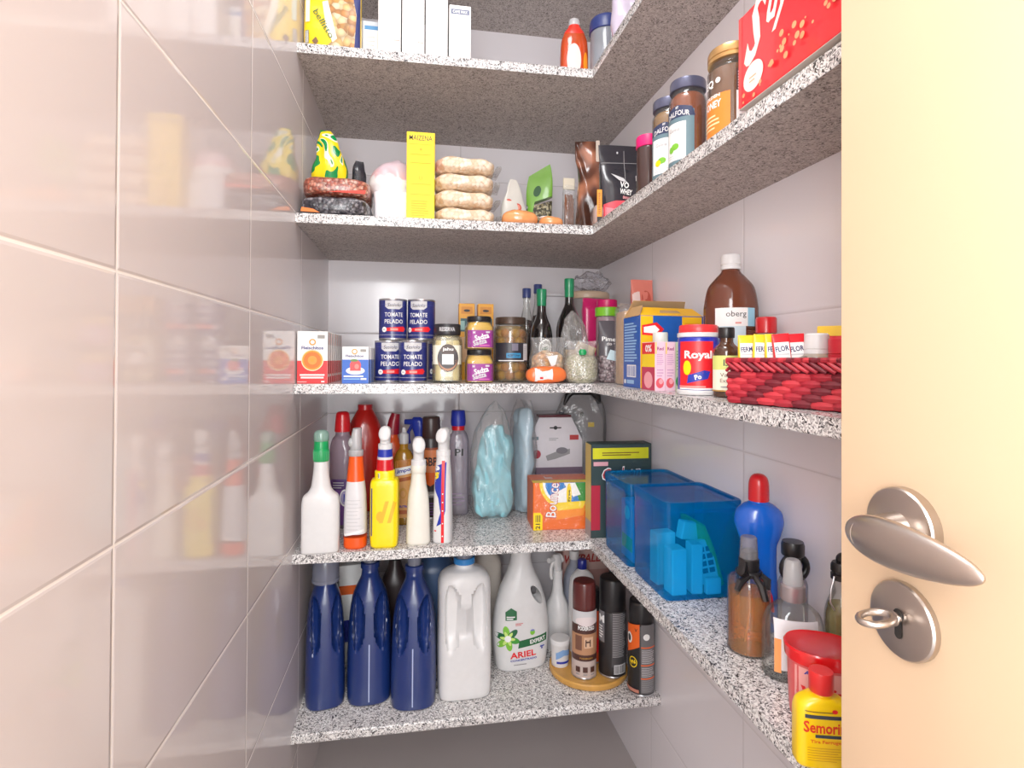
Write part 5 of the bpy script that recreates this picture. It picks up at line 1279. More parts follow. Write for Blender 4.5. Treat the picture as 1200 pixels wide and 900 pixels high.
t = thing('vinegar_bottle', 'large brown plastic bottle with white cap and white and blue label', 'bottle', place(.831, .925, 3), .0)
r = .0465
prof = [(.040, 0), (r - .002, .003), (r, .010), (r, .110), (r - .0015, .112), (r, .114), (r, .150), (r - .001, .160), (r * .86, .188), (r * .55, .208), (r * .36, .218), (.0145, .224), (.0145, .226)]
MB().lathe(prof, film('brown_bottle_plastic', (150, 84, 60), haze=.42, rough=.06, crinkle=0, gloss=.4), 52, 5).build('bottle_body', t)
MB().lathe([(.036, .003), (r - .003, .01), (r - .003, .135), (0, .135)], film('brown_vinegar', (130, 66, 44), haze=.55, rough=.05, crinkle=0), 40, 1, cap1=False).build('vinegar', t)
m = MB().on(cylf(r + .0004)); m.rect(-.052, .020, .118, .150, WHP); m.rect(.004, .020, .118, .150, mat('baby_blue_label', (150, 206, 230), .5)); m.text('oberg', -.016, .138, .013, INK, w=.034, bold=False); m.rect(-.018, -.008, .122, .125, mat('soft_coral_print', (230, 150, 140))); m.rect(-.045, .0, .06, .118, mat('ice_blue_label', (206, 226, 236), .5)); m.build('printed_label', t)
m = MB().lathe([(.0165, .222), (.0175, .223), (.0175, .228), (.0160, .229), (.0160, .231), (.0175, .232), (.0172, .246), (.0155, .249), (0, .249)], WHT, 36, 1, cap1=False); m.build('screw_cap', t)

t = thing('sauce_bottle', 'clear conical bottle with red cap behind the yellow sachets', 'bottle', place(.848, .846, 3), -.3)
prof = [(.024, 0), (.029, .003), (.029, .055), (.026, .075), (.016, .100), (.013, .108)]
MB().lathe(prof, film('pale_green_glass', (226, 232, 222), haze=.22, rough=.04, crinkle=0), 40, 4).build('glass_bottle', t)
m = MB().on(cylf(.0292)); m.poly([(.0, .06), (.03, .02), (.03, .05), (.012, .075)], mat('butter_label', (238, 226, 176), .5)); m.rect(-.04, .03, .005, .045, KR); m.build('printed_label', t)
MB().lathe([(.0155, .104), (.0165, .105), (.0165, .128), (.015, .131), (0, .131)], REDP, 32, 1, cap1=False).build('screw_cap', t)

# red woven basket, long side along the shelf
BRZ = math.atan2(-.947, .32)
bc = Vector((.786, .612, SH[3]))
t = thing('woven_basket', 'red woven straw basket with braided rim at the right end', 'basket', tuple(bc), BRZ)
BL, BW, BH = .118, .058, .058
WV = [mat('crimson_straw', (168, 26, 44), .5, var=.2, bscale=120), mat('dark_red_straw', (112, 18, 34), .55, var=.2, bscale=120), mat('bright_red_straw', (196, 44, 56), .5, var=.2, bscale=120)]
MB().box(-BL + .004, BL - .004, -BW + .004, BW - .004, .0004, .004, WV[1], .001).build('basket_floor', t)
def rim_pt(s_):
    # s_ in metres along the rounded perimeter starting front-left corner going right
    per = [(-BL, -BW), (BL, -BW), (BL, BW), (-BL, BW)]
    L_ = [2 * BL, 2 * BW, 2 * BL, 2 * BW]; s_ %= sum(L_)
    for i in range(4):
        if s_ <= L_[i]:
            a = Vector(per[i]); b = Vector(per[(i + 1) % 4]); return a.lerp(b, s_ / L_[i]), (b - a).normalized()
        s_ -= L_[i]
PER = 4 * (BL + BW); NS = 56; rows = 5; Rb = random.Random(3)
for kk in range(3):
    m = MB()
    for rw in range(rows):
        for i in range(NS):
            if (i * 2 + rw) % 3 != kk: continue
            if (i + rw) % 2: continue
            z = .006 + rw * .0082 + Rb.uniform(-.0006, .0006); step = PER / NS; LEN = 2.5 + Rb.uniform(-.2, .5)
            pts = []
            for q in range(7):
                p, tg_ = rim_pt((i - .6 + q * LEN / 6) * step); nrm = Vector((tg_.y, -tg_.x)); bul = .0032 * math.sin(PI * q / 6) - .0012
                pts.append(Vector((p.x + nrm.x * bul, p.y + nrm.y * bul, z)))
            w0 = .0047
            vs = []
            for q, p in enumerate(pts):
                ww = w0 * (.55 + .45 * math.sin(PI * (q + .6) / 7.2)); nrm = Vector((0, 0, 1))
                d2 = (pts[min(q + 1, 6)] - pts[max(q - 1, 0)]); o2 = Vector((d2.y, -d2.x, 0)).normalized()
                vs += [p - Vector((0, 0, ww)), p + o2 * .0022, p + Vector((0, 0, ww)), p - o2 * .0016]
            fs = []
            for q in range(6):
                for c_ in range(4): fs.append((q * 4 + c_, (q + 1) * 4 + c_, (q + 1) * 4 + (c_ + 1) % 4, q * 4 + (c_ + 1) % 4))
            fs += [(0, 1, 2, 3), (27, 26, 25, 24)]
            m.add(vs, fs, WV[kk])
    m.build('woven_wall', t)
m = MB()
for i in range(64):
    p, tg_ = rim_pt(i * PER / 64); p2, _ = rim_pt((i + 1.9) * PER / 64); nrm = Vector((tg_.y, -tg_.x))
    a = Vector((p.x + nrm.x * .0016, p.y + nrm.y * .0016, .0565)); b = Vector((p2.x + nrm.x * .0026, p2.y + nrm.y * .0026, .0445))
    m.tube([a, a.lerp(b, .5) + Vector((nrm.x, nrm.y, 0)) * .0016, b], [.0022, .0026, .0022], WV[(0, 2, 0, 1)[i % 4]], 6)
    c_ = Vector((p.x + nrm.x * .001, p.y + nrm.y * .001, .0590)); q3, _ = rim_pt((i + 1.3) * PER / 64); d_ = Vector((q3.x + nrm.x * .001, q3.y + nrm.y * .001, .0590))
    m.tube([c_, d_], [.0036, .0036], WV[(0, 2, 1)[i % 3]], 8)
m.build('braided_rim', t)
inner = MB()
for s0 in range(4):
    pa = [(-BL + .003, -BW + .003), (BL - .003, -BW + .003), (BL - .003, BW - .003), (-BL + .003, BW - .003)]; a = pa[s0]; b = pa[(s0 + 1) % 4]
    inner.add([(a[0], a[1], .004), (b[0], b[1], .004), (b[0], b[1], .056), (a[0], a[1], .056)], [(0, 1, 2, 3)], WV[1])
inner.build('basket_lining', t)
BM = Matrix.Translation(bc) @ Matrix.Rotation(BRZ, 4, 'Z')
def inbasket(u, v, z): p = BM @ Vector((u, v, z)); return tuple(p)
def sachet(label, u, v, cols, txt, tilt=0.0, z=.0075, h=.086, w=.028, yaw_=.9):
    t = thing('yeast_sachet', label, 'sachet', inbasket(u, v, z), rot=(-.06, tilt, BRZ + yaw_), group='sachets standing in the red basket')
    pr = [(0, w / 2, .001, 6), (.006, w / 2, .003, 5), (h * .5, w / 2, .0045, 5), (h - .006, w / 2, .002, 5), (h, w / 2, .0008, 6)]
    m = MB().sup(pr, cols[0], 32, 4); m.on(supf(pr)); m.rect(-w * .42, w * .42, h * .12, h * .87, WHP); m.text(txt, 0, h * .775, .007, mat('midnight_print', (24, 28, 90), .4), w=w * .78, rot=.1); m.rect(-w * .36, w * .36, h * .68, h * .70, LGRY); m.build('sachet_body', t)
YS = mat('canary_sachet', (248, 200, 20), .35); RS = mat('ruby_sachet', (220, 30, 40), .35)
sachet('yellow and white sachet, leftmost in the red basket', -.100, -.036, (YS,), 'FERMIX')
sachet('yellow and white sachet, second from the left in the red basket, slightly tilted', -.078, -.040, (YS,), 'FERMIX', .06)
sachet('yellow and white sachet, third in the red basket, half covered', -.058, -.036, (YS,), 'FERMIX', 0)
sachet('red and white sachet leaning in the red basket', -.041, -.040, (RS,), 'FLOR', -.08, w=.021)
sachet('plain red sachet behind the red and white one in the basket', -.033, -.024, (RS,), 'FLOR', -.06, w=.021)
t = thing('paper_packet', 'brown folded packet behind the yellow sachets in the basket', 'packet', inbasket(-.075, .016, .0055), rot=(0, 0, BRZ + .9))
MB().box(-.032, .032, -.004, .004, 0, .083, mat('brown_packet', (150, 100, 60), .6), .001).build('packet_body', t)
t = thing('round_lid', 'small round metal lid standing on edge in the red basket', 'lid', inbasket(-.023, -.030, .0475), rot=(PI / 2 - .1, 0, BRZ + .9))
m = MB().lathe([(.0155, 0), (.017, .001), (.017, .010), (.0155, .012), (.013, .0115), (0, .0115)], mat('dull_pewter', (170, 160, 150), .35, metal=.8), 32, 1, cap1=False); m.build('lid_disc', t)
def sjar(label, u, v, capm, h, r, capname):
    t = thing('seasoning_jar', label, 'jar', inbasket(u, v, .0045), 0)
    MB().lathe([(r - .003, 0), (r, .002), (r, h - .030), (r - .004, h - .022)], film('pale_spice_glass', (238, 226, 210), haze=.4, crinkle=0), 30, 2).build('jar_body', t)
    MB().lathe([(r - .003, h - .026), (r - .002, h - .025), (r - .002, h - .020), (r - .003, h - .0195), (r - .002, h - .019), (r - .002, h - .002), (r - .004, h), (0, h)], capm, 30, 1, cap1=False).build('cap', t)
sjar('seasoning jar with white cap in the red basket', -.013, -.022, WHT, .088, .016, 'white')
sjar('seasoning jar with red cap in the red basket, next to the door edge', .020, -.016, mat('cherry_red_cap', (206, 26, 44), .35), .082, .021, 'red')
t = thing('soup_packet', 'yellow packet with red band at the back of the red basket', 'packet', inbasket(.010, .026, .0055), rot=(0, 0, BRZ + .40))
m = MB().box(-.045, .045, -.006, .006, 0, .098, mat('butter_yellow_packet', (250, 206, 50), .4), .002, 2); m.on(front(-.006), cell=10); m.rect(-.044, .03, .068, .085, REDB); m.rect(-.044, .044, .02, .06, mat('straw_print', (240, 220, 140), .45)); m.ell(-.03, .045, .012, .01, BLUP); m.build('packet_body', t)

# ================================================================== UPPER SHELF (nut packs, honey)
def cushion(name, label, cat, loc, rotz, rx, ry, h, material, wob=.003, wf=35, seed=0, group=None, n=3.2, part='pack_body'):
    t = thing(name, label, cat, loc, rotz, group)
    MB().ball((0, 0, h / 2), (rx, ry, h / 2), material, n, 44, 22, wob=wob, wfreq=wf, wseed=seed, flat=.0003).build(part, t)
    return t
BB_ = grains('black_bean_film', [(70, 66, 74), (40, 38, 46), (150, 146, 152), (96, 92, 100), (54, 50, 60)], 150, .35, .4, .4)
RB_ = grains('red_lentil_film', [(190, 100, 76), (214, 140, 116), (160, 70, 54), (230, 180, 160), (176, 90, 70)], 150, .35, .4, .4)
t = cushion('bean_pack', 'flat pack of black beans at the bottom left', 'pack', place(.083, 1.412, 2), 0, .078, .095, .046, BB_, .0025, 30, 2, n=4.5)
MB().on(lambda u, v, h: Vector((u, -.0935 - h, v)), cell=10).poly([(-.072, .004), (-.03, .003), (-.045, .011), (-.07, .014)], mat('burnt_orange_label', (226, 120, 40), .45)).build('printed_corner', t)
t = cushion('bean_pack', 'flat pack of reddish beans on top of the black bean pack', 'pack', place(.083, 1.413, 2, .0465), .03, .077, .094, .045, RB_, .0025, 30, 9, n=4.5)
MB().on(lambda u, v, h: Vector((u, -.0925 - h, v)), cell=10).poly([(-.02, .006), (.066, .005), (.068, .014), (.04, .012)], mat('scarlet_label', (220, 50, 24), .45)).build('printed_corner', t)
t = thing('coffee_bag', 'yellow and green bag twisted shut on top of the bean packs', 'bag', place(.058, 1.432, 2, .0918), .15)
pp = [(.001, .028, .024, 2.6), (.012, .043, .034, 2.6), (.045, .042, .032, 2.5), (.065, .036, .028, 2.3), (.085, .031, .023, 2.3, -.002, 0), (.115, .025, .013, 2.5, -.006, 0), (.135, .016, .005, 2.8, -.010, 0), (.142, .012, .002, 3, -.012, 0)]
def yg():
    m, nt, out = nt_new('yellow_green_bag_film'); L = nt.links.new
    p = nt.nodes.new('ShaderNodeBsdfPrincipled'); tc = nt.nodes.new('ShaderNodeTexCoord'); nz = nt.nodes.new('ShaderNodeTexNoise'); nz.inputs['Scale'].default_value = 17; nz.inputs['Detail'].default_value = 0; nz.inputs['Distortion'].default_value = 1.6
    L(tc.outputs['Object'], nz.inputs['Vector']); cr = nt.nodes.new('ShaderNodeValToRGB'); cr.color_ramp.interpolation = 'CONSTANT'; el = cr.color_ramp.elements
    el[0].color = rgb((0, 130, 60)); el[1].position = .42; el[1].color = rgb((240, 214, 20)); e = el.new(.60); e.color = rgb((230, 232, 210)); e = el.new(.64); e.color = rgb((0, 140, 70))
    L(nz.outputs['Fac'], cr.inputs[0]); L(cr.outputs[0], p.inputs['Base Color']); p.inputs['Roughness'].default_value = .22; L(p.outputs[0], out.inputs[0]); return m
MB().sup(pp, yg(), 48, 7, warp=drape(61, .008, 1)).build('bag_body', t)
t = thing('small_pouch', 'little black pouch beside the yellow and green bag', 'pouch', place(.124, 1.468, 2, .0918), .3)
MB().sup([(.001, .015, .012, 3), (.03, .018, .012, 3), (.07, .014, .006, 3), (.085, .010, .002, 3)], mat('inky_film', (34, 34, 42), .25, coat=.3), 32, 5, wob=.003, wfreq=45).build('pouch_body', t)
SUG = mat('sugar_paper', (238, 236, 240), .6, bump=.25, bscale=25)
t = thing('sugar_pack', 'plain white paper pack standing left of the tall yellow box', 'pack', place(.216, 1.433, 2), 0)
MB().sup([(.0004, .048, .054, 7), (.003, .050, .056, 7), (.074, .050, .056, 7), (.079, .046, .052, 6), (.080, .03, .03, 4)], SUG, 52, 4, wob=.0015, wfreq=30).build('paper_pack', t)
t = thing('flour_bag', 'soft pink and white bag slumped on the white paper pack', 'bag', place(.211, 1.438, 2, .0805), .1)
def pinkbag():
    m, nt, out = nt_new('pink_white_bag_film'); L = nt.links.new
    p = nt.nodes.new('ShaderNodeBsdfPrincipled'); tc = nt.nodes.new('ShaderNodeTexCoord'); sp = nt.nodes.new('ShaderNodeSeparateXYZ'); L(tc.outputs['Object'], sp.inputs[0])
    nz = nt.nodes.new('ShaderNodeTexNoise'); nz.inputs['Scale'].default_value = 25; L(tc.outputs['Object'], nz.inputs['Vector'])
    ma = nt.nodes.new('ShaderNodeMath'); ma.operation = 'MULTIPLY_ADD'; ma.inputs[1].default_value = .05; L(nz.outputs['Fac'], ma.inputs[0]); L(sp.outputs[2], ma.inputs[2])
    cr = nt.nodes.new('ShaderNodeValToRGB'); el = cr.color_ramp.elements; el[0].position = .060; el[0].color = rgb((242, 240, 242)); el[1].position = .066; el[1].color = rgb((226, 178, 184)); e = el.new(.085); e.color = rgb((214, 190, 200))
    L(ma.outputs[0], cr.inputs[0]); L(cr.outputs[0], p.inputs['Base Color']); p.inputs['Roughness'].default_value = .3; L(p.outputs[0], out.inputs[0]); return m
MB().sup([(.0004, .052, .045, 2.6), (.02, .062, .055, 2.5), (.05, .054, .048, 2.4), (.075, .038, .034, 2.2, .004, 0), (.090, .014, .010, 2, .008, 0)], pinkbag(), 48, 6, warp=drape(71, .008, 1)).build('bag_body', t)
MZ = mat('corn_yellow_card', (254, 214, 0), .42)
t = thing('cornstarch_box', 'tall bright yellow box with lettered top, standing alone in the middle', 'box', place(.2785, 1.333, 2), 0)
m = MB().box(-.033, .033, 0, .052, 0, .209, MZ, .001); m.on(front(0), cell=10); AMBL = mat('amber_line_print', (226, 176, 0), .5)
m.text('MAIZENA', 0, .195, .012, INK, w=.054, bold=False); m.rect(-.031, .031, .1795, .1805, AMBL)
for v in (.06, .085, .135, .155): m.rect(-.024, .024, v, v + .0012, AMBL)
m.lines(-.022, .022, .010, .050, 7, AMBL, .25); m.text('U', 0, .100, .009, AMBL, bold=False); m.ell(0, .168, .003, .003, AMBL)
m.on(right(.033), cell=10); m.rect(.001, .051, .12, .208, mat('flame_orange_print', (236, 110, 30), .45)); m.on(topf(.209), cell=10); m.rect(-.03, .03, .004, .02, mat('flap_brown', (150, 90, 40), .5)); m.build('carton', t)
NUT = grains('blanched_nuts', [(244, 220, 190), (236, 206, 172), (250, 232, 208), (226, 192, 156)], 110, .45, .35, .3, dark=.78)
n0 = None; NL = ['bottom pack of nuts in the stack of four', 'second pack from the bottom in the stack of four nut packs', 'second pack from the top in the stack of four nut packs', 'top pack of nuts in the stack of four']
for i in range(4):
    loc = place(.388 + [0, -.004, -.002, -.001][i], 1.402, 2, i * .0415)
    if n0 is None:
        n0 = cushion('nut_pack', NL[0], 'pack', loc, 0, .074, .062, .041, NUT, .0045, 32, 4, 'stacked nut packs', n=3.6, part='nut_pillow')
        for s_ in (1,):
            MB().sup([(-.0005, .0015, .05, 4), (.012, .006, .045, 4)], CLEAR, 24, 2, hard=True).build('sealed_end', n0)
            e = n0.children[-1]; e.location = (.076 * s_, 0, .021); e.rotation_euler = (0, PI / 2, 0)
    else: dup(n0, loc, [0, .06, -.05, .03][i], NL[i])
t = thing('snack_bag', 'small white bag with red dots and green stamp beside the nut packs', 'bag', place(.535, 1.515, 2), .3)
pp = [(.001, .036, .018, 3), (.01, .042, .024, 3), (.08, .038, .016, 3), (.13, .024, .005, 3), (.168, .010, .001, 3)]
MB().sup(pp, mat('ivory_bag_film', (222, 218, 208), .35), 40, 6, wob=.003, wfreq=30).build('bag_body', t)
m = MB().on(supf(pp)); 
for (a, b) in ((-.02, .10), (.006, .09), (.020, .062)): m.ell(a, b, .010, .011, mat('tomato_dot_print', (206, 70, 50), .45)); m.ell(a, b, .006, .007, mat('rose_dot_print', (236, 150, 130), .45))
m.rect(-.034, -.016, .045, .068, mat('spruce_print', (20, 90, 80), .45)); m.build('printed_label', t)
t = thing('seed_bag', 'green topped pouch of striped seeds with pointed corner', 'pouch', place(.617, 1.560, 2), -.25)
pp = [(.001, .030, .014, 3), (.01, .034, .020, 3), (.09, .036, .018, 3), (.16, .038, .006, 4), (.20, .034, .0015, 4), (.215, .030, .001, 4)]
SEE = grains('striped_seeds', [(120, 110, 80), (70, 64, 44), (196, 186, 150), (150, 136, 96), (52, 46, 34)], 190, .4)
LG = mat('fresh_green_film', (118, 176, 60), .3, coat=.3)
P = dense(pp, 6); m = MB()
def slant(q): return Vector((q.x, q.y, q.z + (q.z / .21) * .020 * (q.x / .036)))
m.sup([p for p in P if p[0] < .125], SEE, 40, 0, hard=True, warp=slant); m.sup([p for p in P if p[0] > .115], LG, 40, 0, hard=True, warp=slant)
m.build('pouch_body', t)
base_ = supf(pp)
m = MB().on(lambda u, v, h: slant(base_(u, v, h)), cell=.005); m.poly([(-.033, .13), (-.012, .13), (-.026, .05), (-.032, .07)], LG); m.ell(-.006, .155, .011, .016, mat('pine_print', (30, 80, 40), .45)); m.build('printed_label', t)
t = thing('bun_pack', 'glossy orange bun pack lying at the shelf front', 'pack', place(.524, 1.372, 2), 0)
MB().ball((0, 0, .022), (.046, .034, .022), mat('toasted_orange_film', (232, 150, 90), .22, coat=.5, var=.15), 2.4, 40, 20, wob=.003, wfreq=35, flat=.0003).build('pack_body', t)
t = thing('bun_pack', 'smaller orange bun pack, right of the glossy one', 'pack', place(.604, 1.368, 2), 0)
m = MB().ball((0, 0, .016), (.031, .028, .016), MATS['toasted_orange_film'], 2.4, 36, 18, wob=.002, wfreq=35, flat=.0003); m.build('pack_body', t)
MB().ball((-.006, .004, .030), (.024, .015, .004), WHP, 2, 24, 10).build('white_tag', t)
t = thing('stick_snack_bag', 'narrow clear bag of brown snack sticks with cream top', 'bag', place(.692, 1.515, 2), 0)
m = MB(); R = random.Random(9)
SB = mat('brown_stick', (120, 66, 34), .5)
for i in range(22): x = R.uniform(-.013, .013); y = R.uniform(-.012, .012); m.tube([(x, y, .004), (x + R.uniform(-.004, .004), y, R.uniform(.11, .135))], .0025, SB, 6)
so = m.build('snack_sticks', t); so['kind'] = 'stuff'
MB().sup([(0, .016, .014, 3), (.01, .018, .016, 3), (.13, .017, .014, 3), (.165, .016, .003, 4), (.178, .016, .001, 4)], CLEAR, 32, 5).build('plastic_bag', t)
MB().box(-.0165, .0165, -.0035, .0035, .150, .182, mat('cream_header', (232, 220, 196), .5), .001).build('header_card', t)
t = thing('chocolate_bag', 'tall brown glossy bag slumped behind the black pouch', 'bag', place(.734, 1.448, 2), -.1)
def brownfilm():
    m, nt, out = nt_new('brown_bag_film'); L = nt.links.new
    p = nt.nodes.new('ShaderNodeBsdfPrincipled'); tc = nt.nodes.new('ShaderNodeTexCoord'); nz = nt.nodes.new('ShaderNodeTexNoise'); nz.inputs['Scale'].default_value = 16; nz.inputs['Detail'].default_value = 1
    L(tc.outputs['Object'], nz.inputs['Vector']); cr = nt.nodes.new('ShaderNodeValToRGB'); el = cr.color_ramp.elements
    el[0].position = .40; el[0].color = rgb((62, 36, 28)); el[1].position = .62; el[1].color = rgb((176, 112, 84)); e = el.new(.5); e.color = rgb((96, 56, 42))
    L(nz.outputs['Fac'], cr.inputs[0]); L(cr.outputs[0], p.inputs['Base Color']); p.inputs['Roughness'].default_value = .2; p.inputs['Coat Weight'].default_value = .3; L(p.outputs[0], out.inputs[0]); return m
MB().sup([(.001, .034, .022, 2.6), (.01, .040, .030, 2.6), (.09, .038, .028, 2.5), (.14, .034, .022, 2.4), (.18, .030, .016, 2.4, -.006, 0), (.215, .032, .010, 3, -.010, 0), (.255, .034, .003, 4, -.010, 0), (.262, .034, .001, 4, -.010, 0)], brownfilm(), 52, 7, warp=drape(81, .009, 1)).build('bag_body', t)
MB().box(.012, .022, -.012, -.009, .205, .262, mat('ivory_strip', (222, 206, 190), .5), .0005).build('white_strip', t)
t = thing('candy_pack', 'small clear pack with an upright orange strip at the shelf corner', 'pack', place(.712, 1.318, 2), -.2)
m = MB().ball((0, 0, .026), (.014, .022, .026), film('rosy_candy_film', (236, 206, 196), haze=.55, crinkle=.5), 2.6, 30, 16, wob=.003, wfreq=40, flat=.0003); m.build('pack_body', t)
m = MB().box(-.006, .006, -.0285, -.026, .002, .084, mat('orange_strip', (240, 150, 30), .45), .0005); m.on(front(-.0285), cell=10); m.rect(-.006, .006, .002, .018, INK); m.lines(-.003, .003, .025, .078, 12, mat('rust_print', (170, 84, 28)), .5); m.build('orange_strip', t)
t = thing('protein_pouch', 'black stand-up pouch with white lettering and pink fruit at the bottom', 'pouch', place(.772, 1.318, 2), -.12)
pp = [(.001, .046, .018, 3.2), (.012, .053, .028, 3.2), (.07, .054, .026, 3), (.13, .055, .014, 3.2), (.165, .056, .004, 4), (.205, .057, .0018, 5)]
MB().sup(pp, mat('black_pouch_film', (40, 39, 46), .22, coat=.4), 56, 7, wob=.0025, wfreq=26).build('pouch_body', t)
m = MB().on(supf(pp), h=.0028, cell=.005); m.poly([(-.050, .012), (.03, .006), (.046, .030), (.008, .060), (-.02, .060), (-.049, .052)], mat('watermelon_print', (226, 70, 84), .4)); m.poly([(-.046, .014), (-.01, .010), (-.005, .035), (-.045, .045)], mat('bubblegum_print', (244, 130, 140), .4)); m.ell(.004, .040, .012, .012, mat('cream_fruit_print', (250, 220, 190), .4)); m.poly([(.005, .020), (.03, .012), (.03, .03), (.012, .038)], mat('cocoa_print', (110, 60, 44), .4))
m.text('VO', .002, .100, .016, WHP, w=.022, rot=-.15); m.text('WHEY', .005, .082, .014, WHP, w=.030, rot=-.15); m.text('BANANA', .010, .066, .007, mat('rose_lettering', (236, 150, 156), .4), w=.026, rot=-.2); m.poly([(-.03, .130), (.0, .118), (.01, .106), (-.01, .112)], LGRY); m.rect(-.053, .053, .158, .1592, GRY); m.rect(.004, .0052, .105, .19, GRY); m.ell(-.012, .185, .002, .003, LGRY); m.text('P', .035, .118, .014, LGRY, w=.008)
m.build('printed_label', t)
t = thing('spread_jar', 'dark jar with hot pink lid beside the black pouch', 'jar', place(.757, 1.118, 2), 0)
MB().lathe([(.022, 0), (.0255, .003), (.0255, .118), (.022, .126)], film('cocoa_glass', (96, 70, 66), haze=.5, rough=.05, crinkle=0, gloss=.4), 40, 2).build('jar_body', t)
MB().lathe([(.020, .003), (.0235, .005), (.0235, .112), (0, .112)], mat('dark_cocoa', (66, 46, 44), .4), 36, 1, cap1=False).build('cocoa', t)
MB().lathe([(.0255, .122), (.0265, .123), (.0265, .143), (.025, .146), (0, .146)], mat('hot_pink_lid', (232, 20, 110), .35), 40, 1, cap1=False).build('lid', t)
def jam(label, loc, rz, jm, fruit):
    t = thing('jam_jar', label, 'jar', loc, rz, 'tall jam jars with navy lids'); r = .0325
    MB().lathe([(r - .004, 0), (r, .003), (r, .132), (r - .003, .140), (.028, .146), (.028, .152)], GLASS, 48, 3).build('glass_jar', t)
    MB().lathe([(r - .006, .004), (r - .002, .006), (r - .002, .130), (.025, .142), (0, .142)], jm, 44, 2, cap1=False).build('jam', t)
    MB().lathe([(.0300, .148), (.0312, .149), (.0312, .164), (.030, .167), (0, .167)], mat('pewter_blue_lid', (84, 86, 110), .3, metal=.4), 44, 1, cap1=False).build('lid', t)
    m = MB().on(cylf(r + .0004)); BG = mat('slate_teal_label', (96, 124, 134), .45)
    m.rect(-.030, .030, .012, .108, BG); m.rect(-.026, .016, .022, .088, WHP); m.poly([(-.032, .096), (.032, .096), (.026, .112), (0, .118), (-.026, .112)], mat('navy_label', (40, 50, 84), .45)); m.text('DALFOUR', 0, .104, .009, WHP, w=.044, arc=8, bold=False); m.text('ST', 0, .1135, .004, WHP)
    m.text('Geleia', -.006, .076, .007, GRY, w=.022, bold=False); m.ell(-.004, .046, .008, .006, LGRN); m.ell(-.012, .042, .006, .006, fruit); m.lines(-.02, .01, .026, .034, 2, LGRY, .3)
    m.build('printed_label', t); return t
jam('jam jar with navy lid, the left one, lemon on its label', place(.748, 1.000, 2), -.75, mat('pale_jam', (150, 110, 66), .25, var=.2), YELP)
jam('jam jar with navy lid, the right one, reddish brown inside', place(.747, .925, 2), -1.05, mat('russet_jam', (140, 66, 26), .22, var=.2), LGRN)
t = thing('curry_jar', 'narrow dark jar with green lid and yellow label behind the honey jar', 'jar', place(.800, .850, 2), -.4)
MB().lathe([(.022, 0), (.025, .003), (.025, .11), (.022, .12)], mat('dark_spice_glass', (46, 40, 36), .15, coat=.4), 36, 2).build('jar_body', t); MB().lathe([(.0245, .118), (.025, .119), (.025, .138), (0, .139)], DGRN, 36, 1, cap1=False).build('lid', t)
m = MB().on(cylf(.0254)); m.rect(-.04, -.005, .01, .10, YELP); m.rect(-.005, .03, .01, .10, INK); m.text('BIO', .010, .07, .010, WHP); m.build('printed_label', t)
t = thing('honey_jar', 'big honey jar with golden lid and orange print', 'jar', place(.739, .768, 2), -.8)
r = .0365
MB().lathe([(r - .005, 0), (r, .003), (r, .104), (r - .004, .112), (.0325, .116), (.0325, .120)], GLASS, 48, 3).build('glass_jar', t)
MB().lathe([(r - .006, .004), (r - .002, .006), (r - .002, .070), (r - .002, .104), (0, .104)], mat('dark_honey', (118, 74, 40), .2, var=.1, coat=.4), 44, 1, cap1=False).build('honey', t)
MB().lathe([(.0345, .116), (.0362, .117), (.0362, .122), (.0350, .123), (.0362, .124), (.0362, .132), (.0345, .136), (.030, .1365), (0, .1365)], mat('brass_gold_lid', (206, 160, 100), .3, metal=.8), 48, 1, cap1=False).build('lid', t)
m = MB().on(cylf(r + .0004)); m.rect(-.052, .006, .004, .064, mat('amber_orange_label', (226, 130, 40), .42)); m.text('EQ', -.030, .082, .013, WHP, w=.02); m.text('HONEY', -.026, .050, .011, WHP, w=.038); m.text('GOLDEN', -.026, .062, .005, WHP, w=.034); m.lines(-.045, -.008, .014, .038, 4, mat('cream_print', (250, 226, 170), .5), .4)
m.ell(-.012, .084, .004, .004, WHP); m.rect(.014, .052, .062, .094, mat('espresso_label', (80, 52, 50), .42)); m.lines(.016, .050, .064, .092, 7, WHP, .4); m.rect(.014, .052, .006, .062, WHP); m.lines(.018, .048, .012, .056, 7, GRY, .35); m.build('printed_label', t)
t = thing('jar_tray', 'flat dark tray peeping out beneath the red tissue box', 'tray', place(.752, .640, 2), 0)
MB().box(-.045, .045, -.07, .07, 0, .006, mat('umber_tray', (64, 52, 50), .4), .002).build('tray_body', t)
t = thing('tissue_box', 'glossy red tissue box with white script and gold dots', 'tissue box', place(.752, .555, 2, .0065), 0)
TR = mat('signal_red_card', (232, 34, 44), .32, coat=.2)
m = MB().box(-.058, .058, -.125, .125, 0, .122, TR, .0015)
m.on(left(-.058), cell=10); m.rect(-.125, -.118, .001, .121, mat('lighter_red_edge', (240, 70, 70), .35))
ivory = mat('ivory_script', (250, 238, 224), .4); gd = mat('gold_dot_print', (236, 160, 110), .4)
m.text('S', -.086, .090, .085, ivory, w=.030, shear=.35); m.text('uy', -.044, .090, .052, ivory, w=.042, shear=.35); m.text('ve', .01, .105, .04, ivory, w=.046, shear=.35)
m.ell(-.092, .030, .021, .018, ivory, rot=.15); m.lines(-.10, -.085, .024, .034, 2, gd, .3)
R = random.Random(12)
for i in range(44):
    u = R.uniform(-.115, .06); v = .012 + max(0, (u + .1)) * .22 + R.uniform(-.010, .024)
    if (u + .092) ** 2 + (v - .03) ** 2 < .0006 or v < .004: continue
    m.ell(u, v, *(lambda q: (q, q))(R.choice([.0012, .0018, .0028, .004])), gd, 14)
m.build('carton', t)
MB().box(-.0575, .0575, -.1245, .1245, -.0002, .0003, mat('grey_board', (226, 214, 202), .7), 0).build('bottom_board', t)

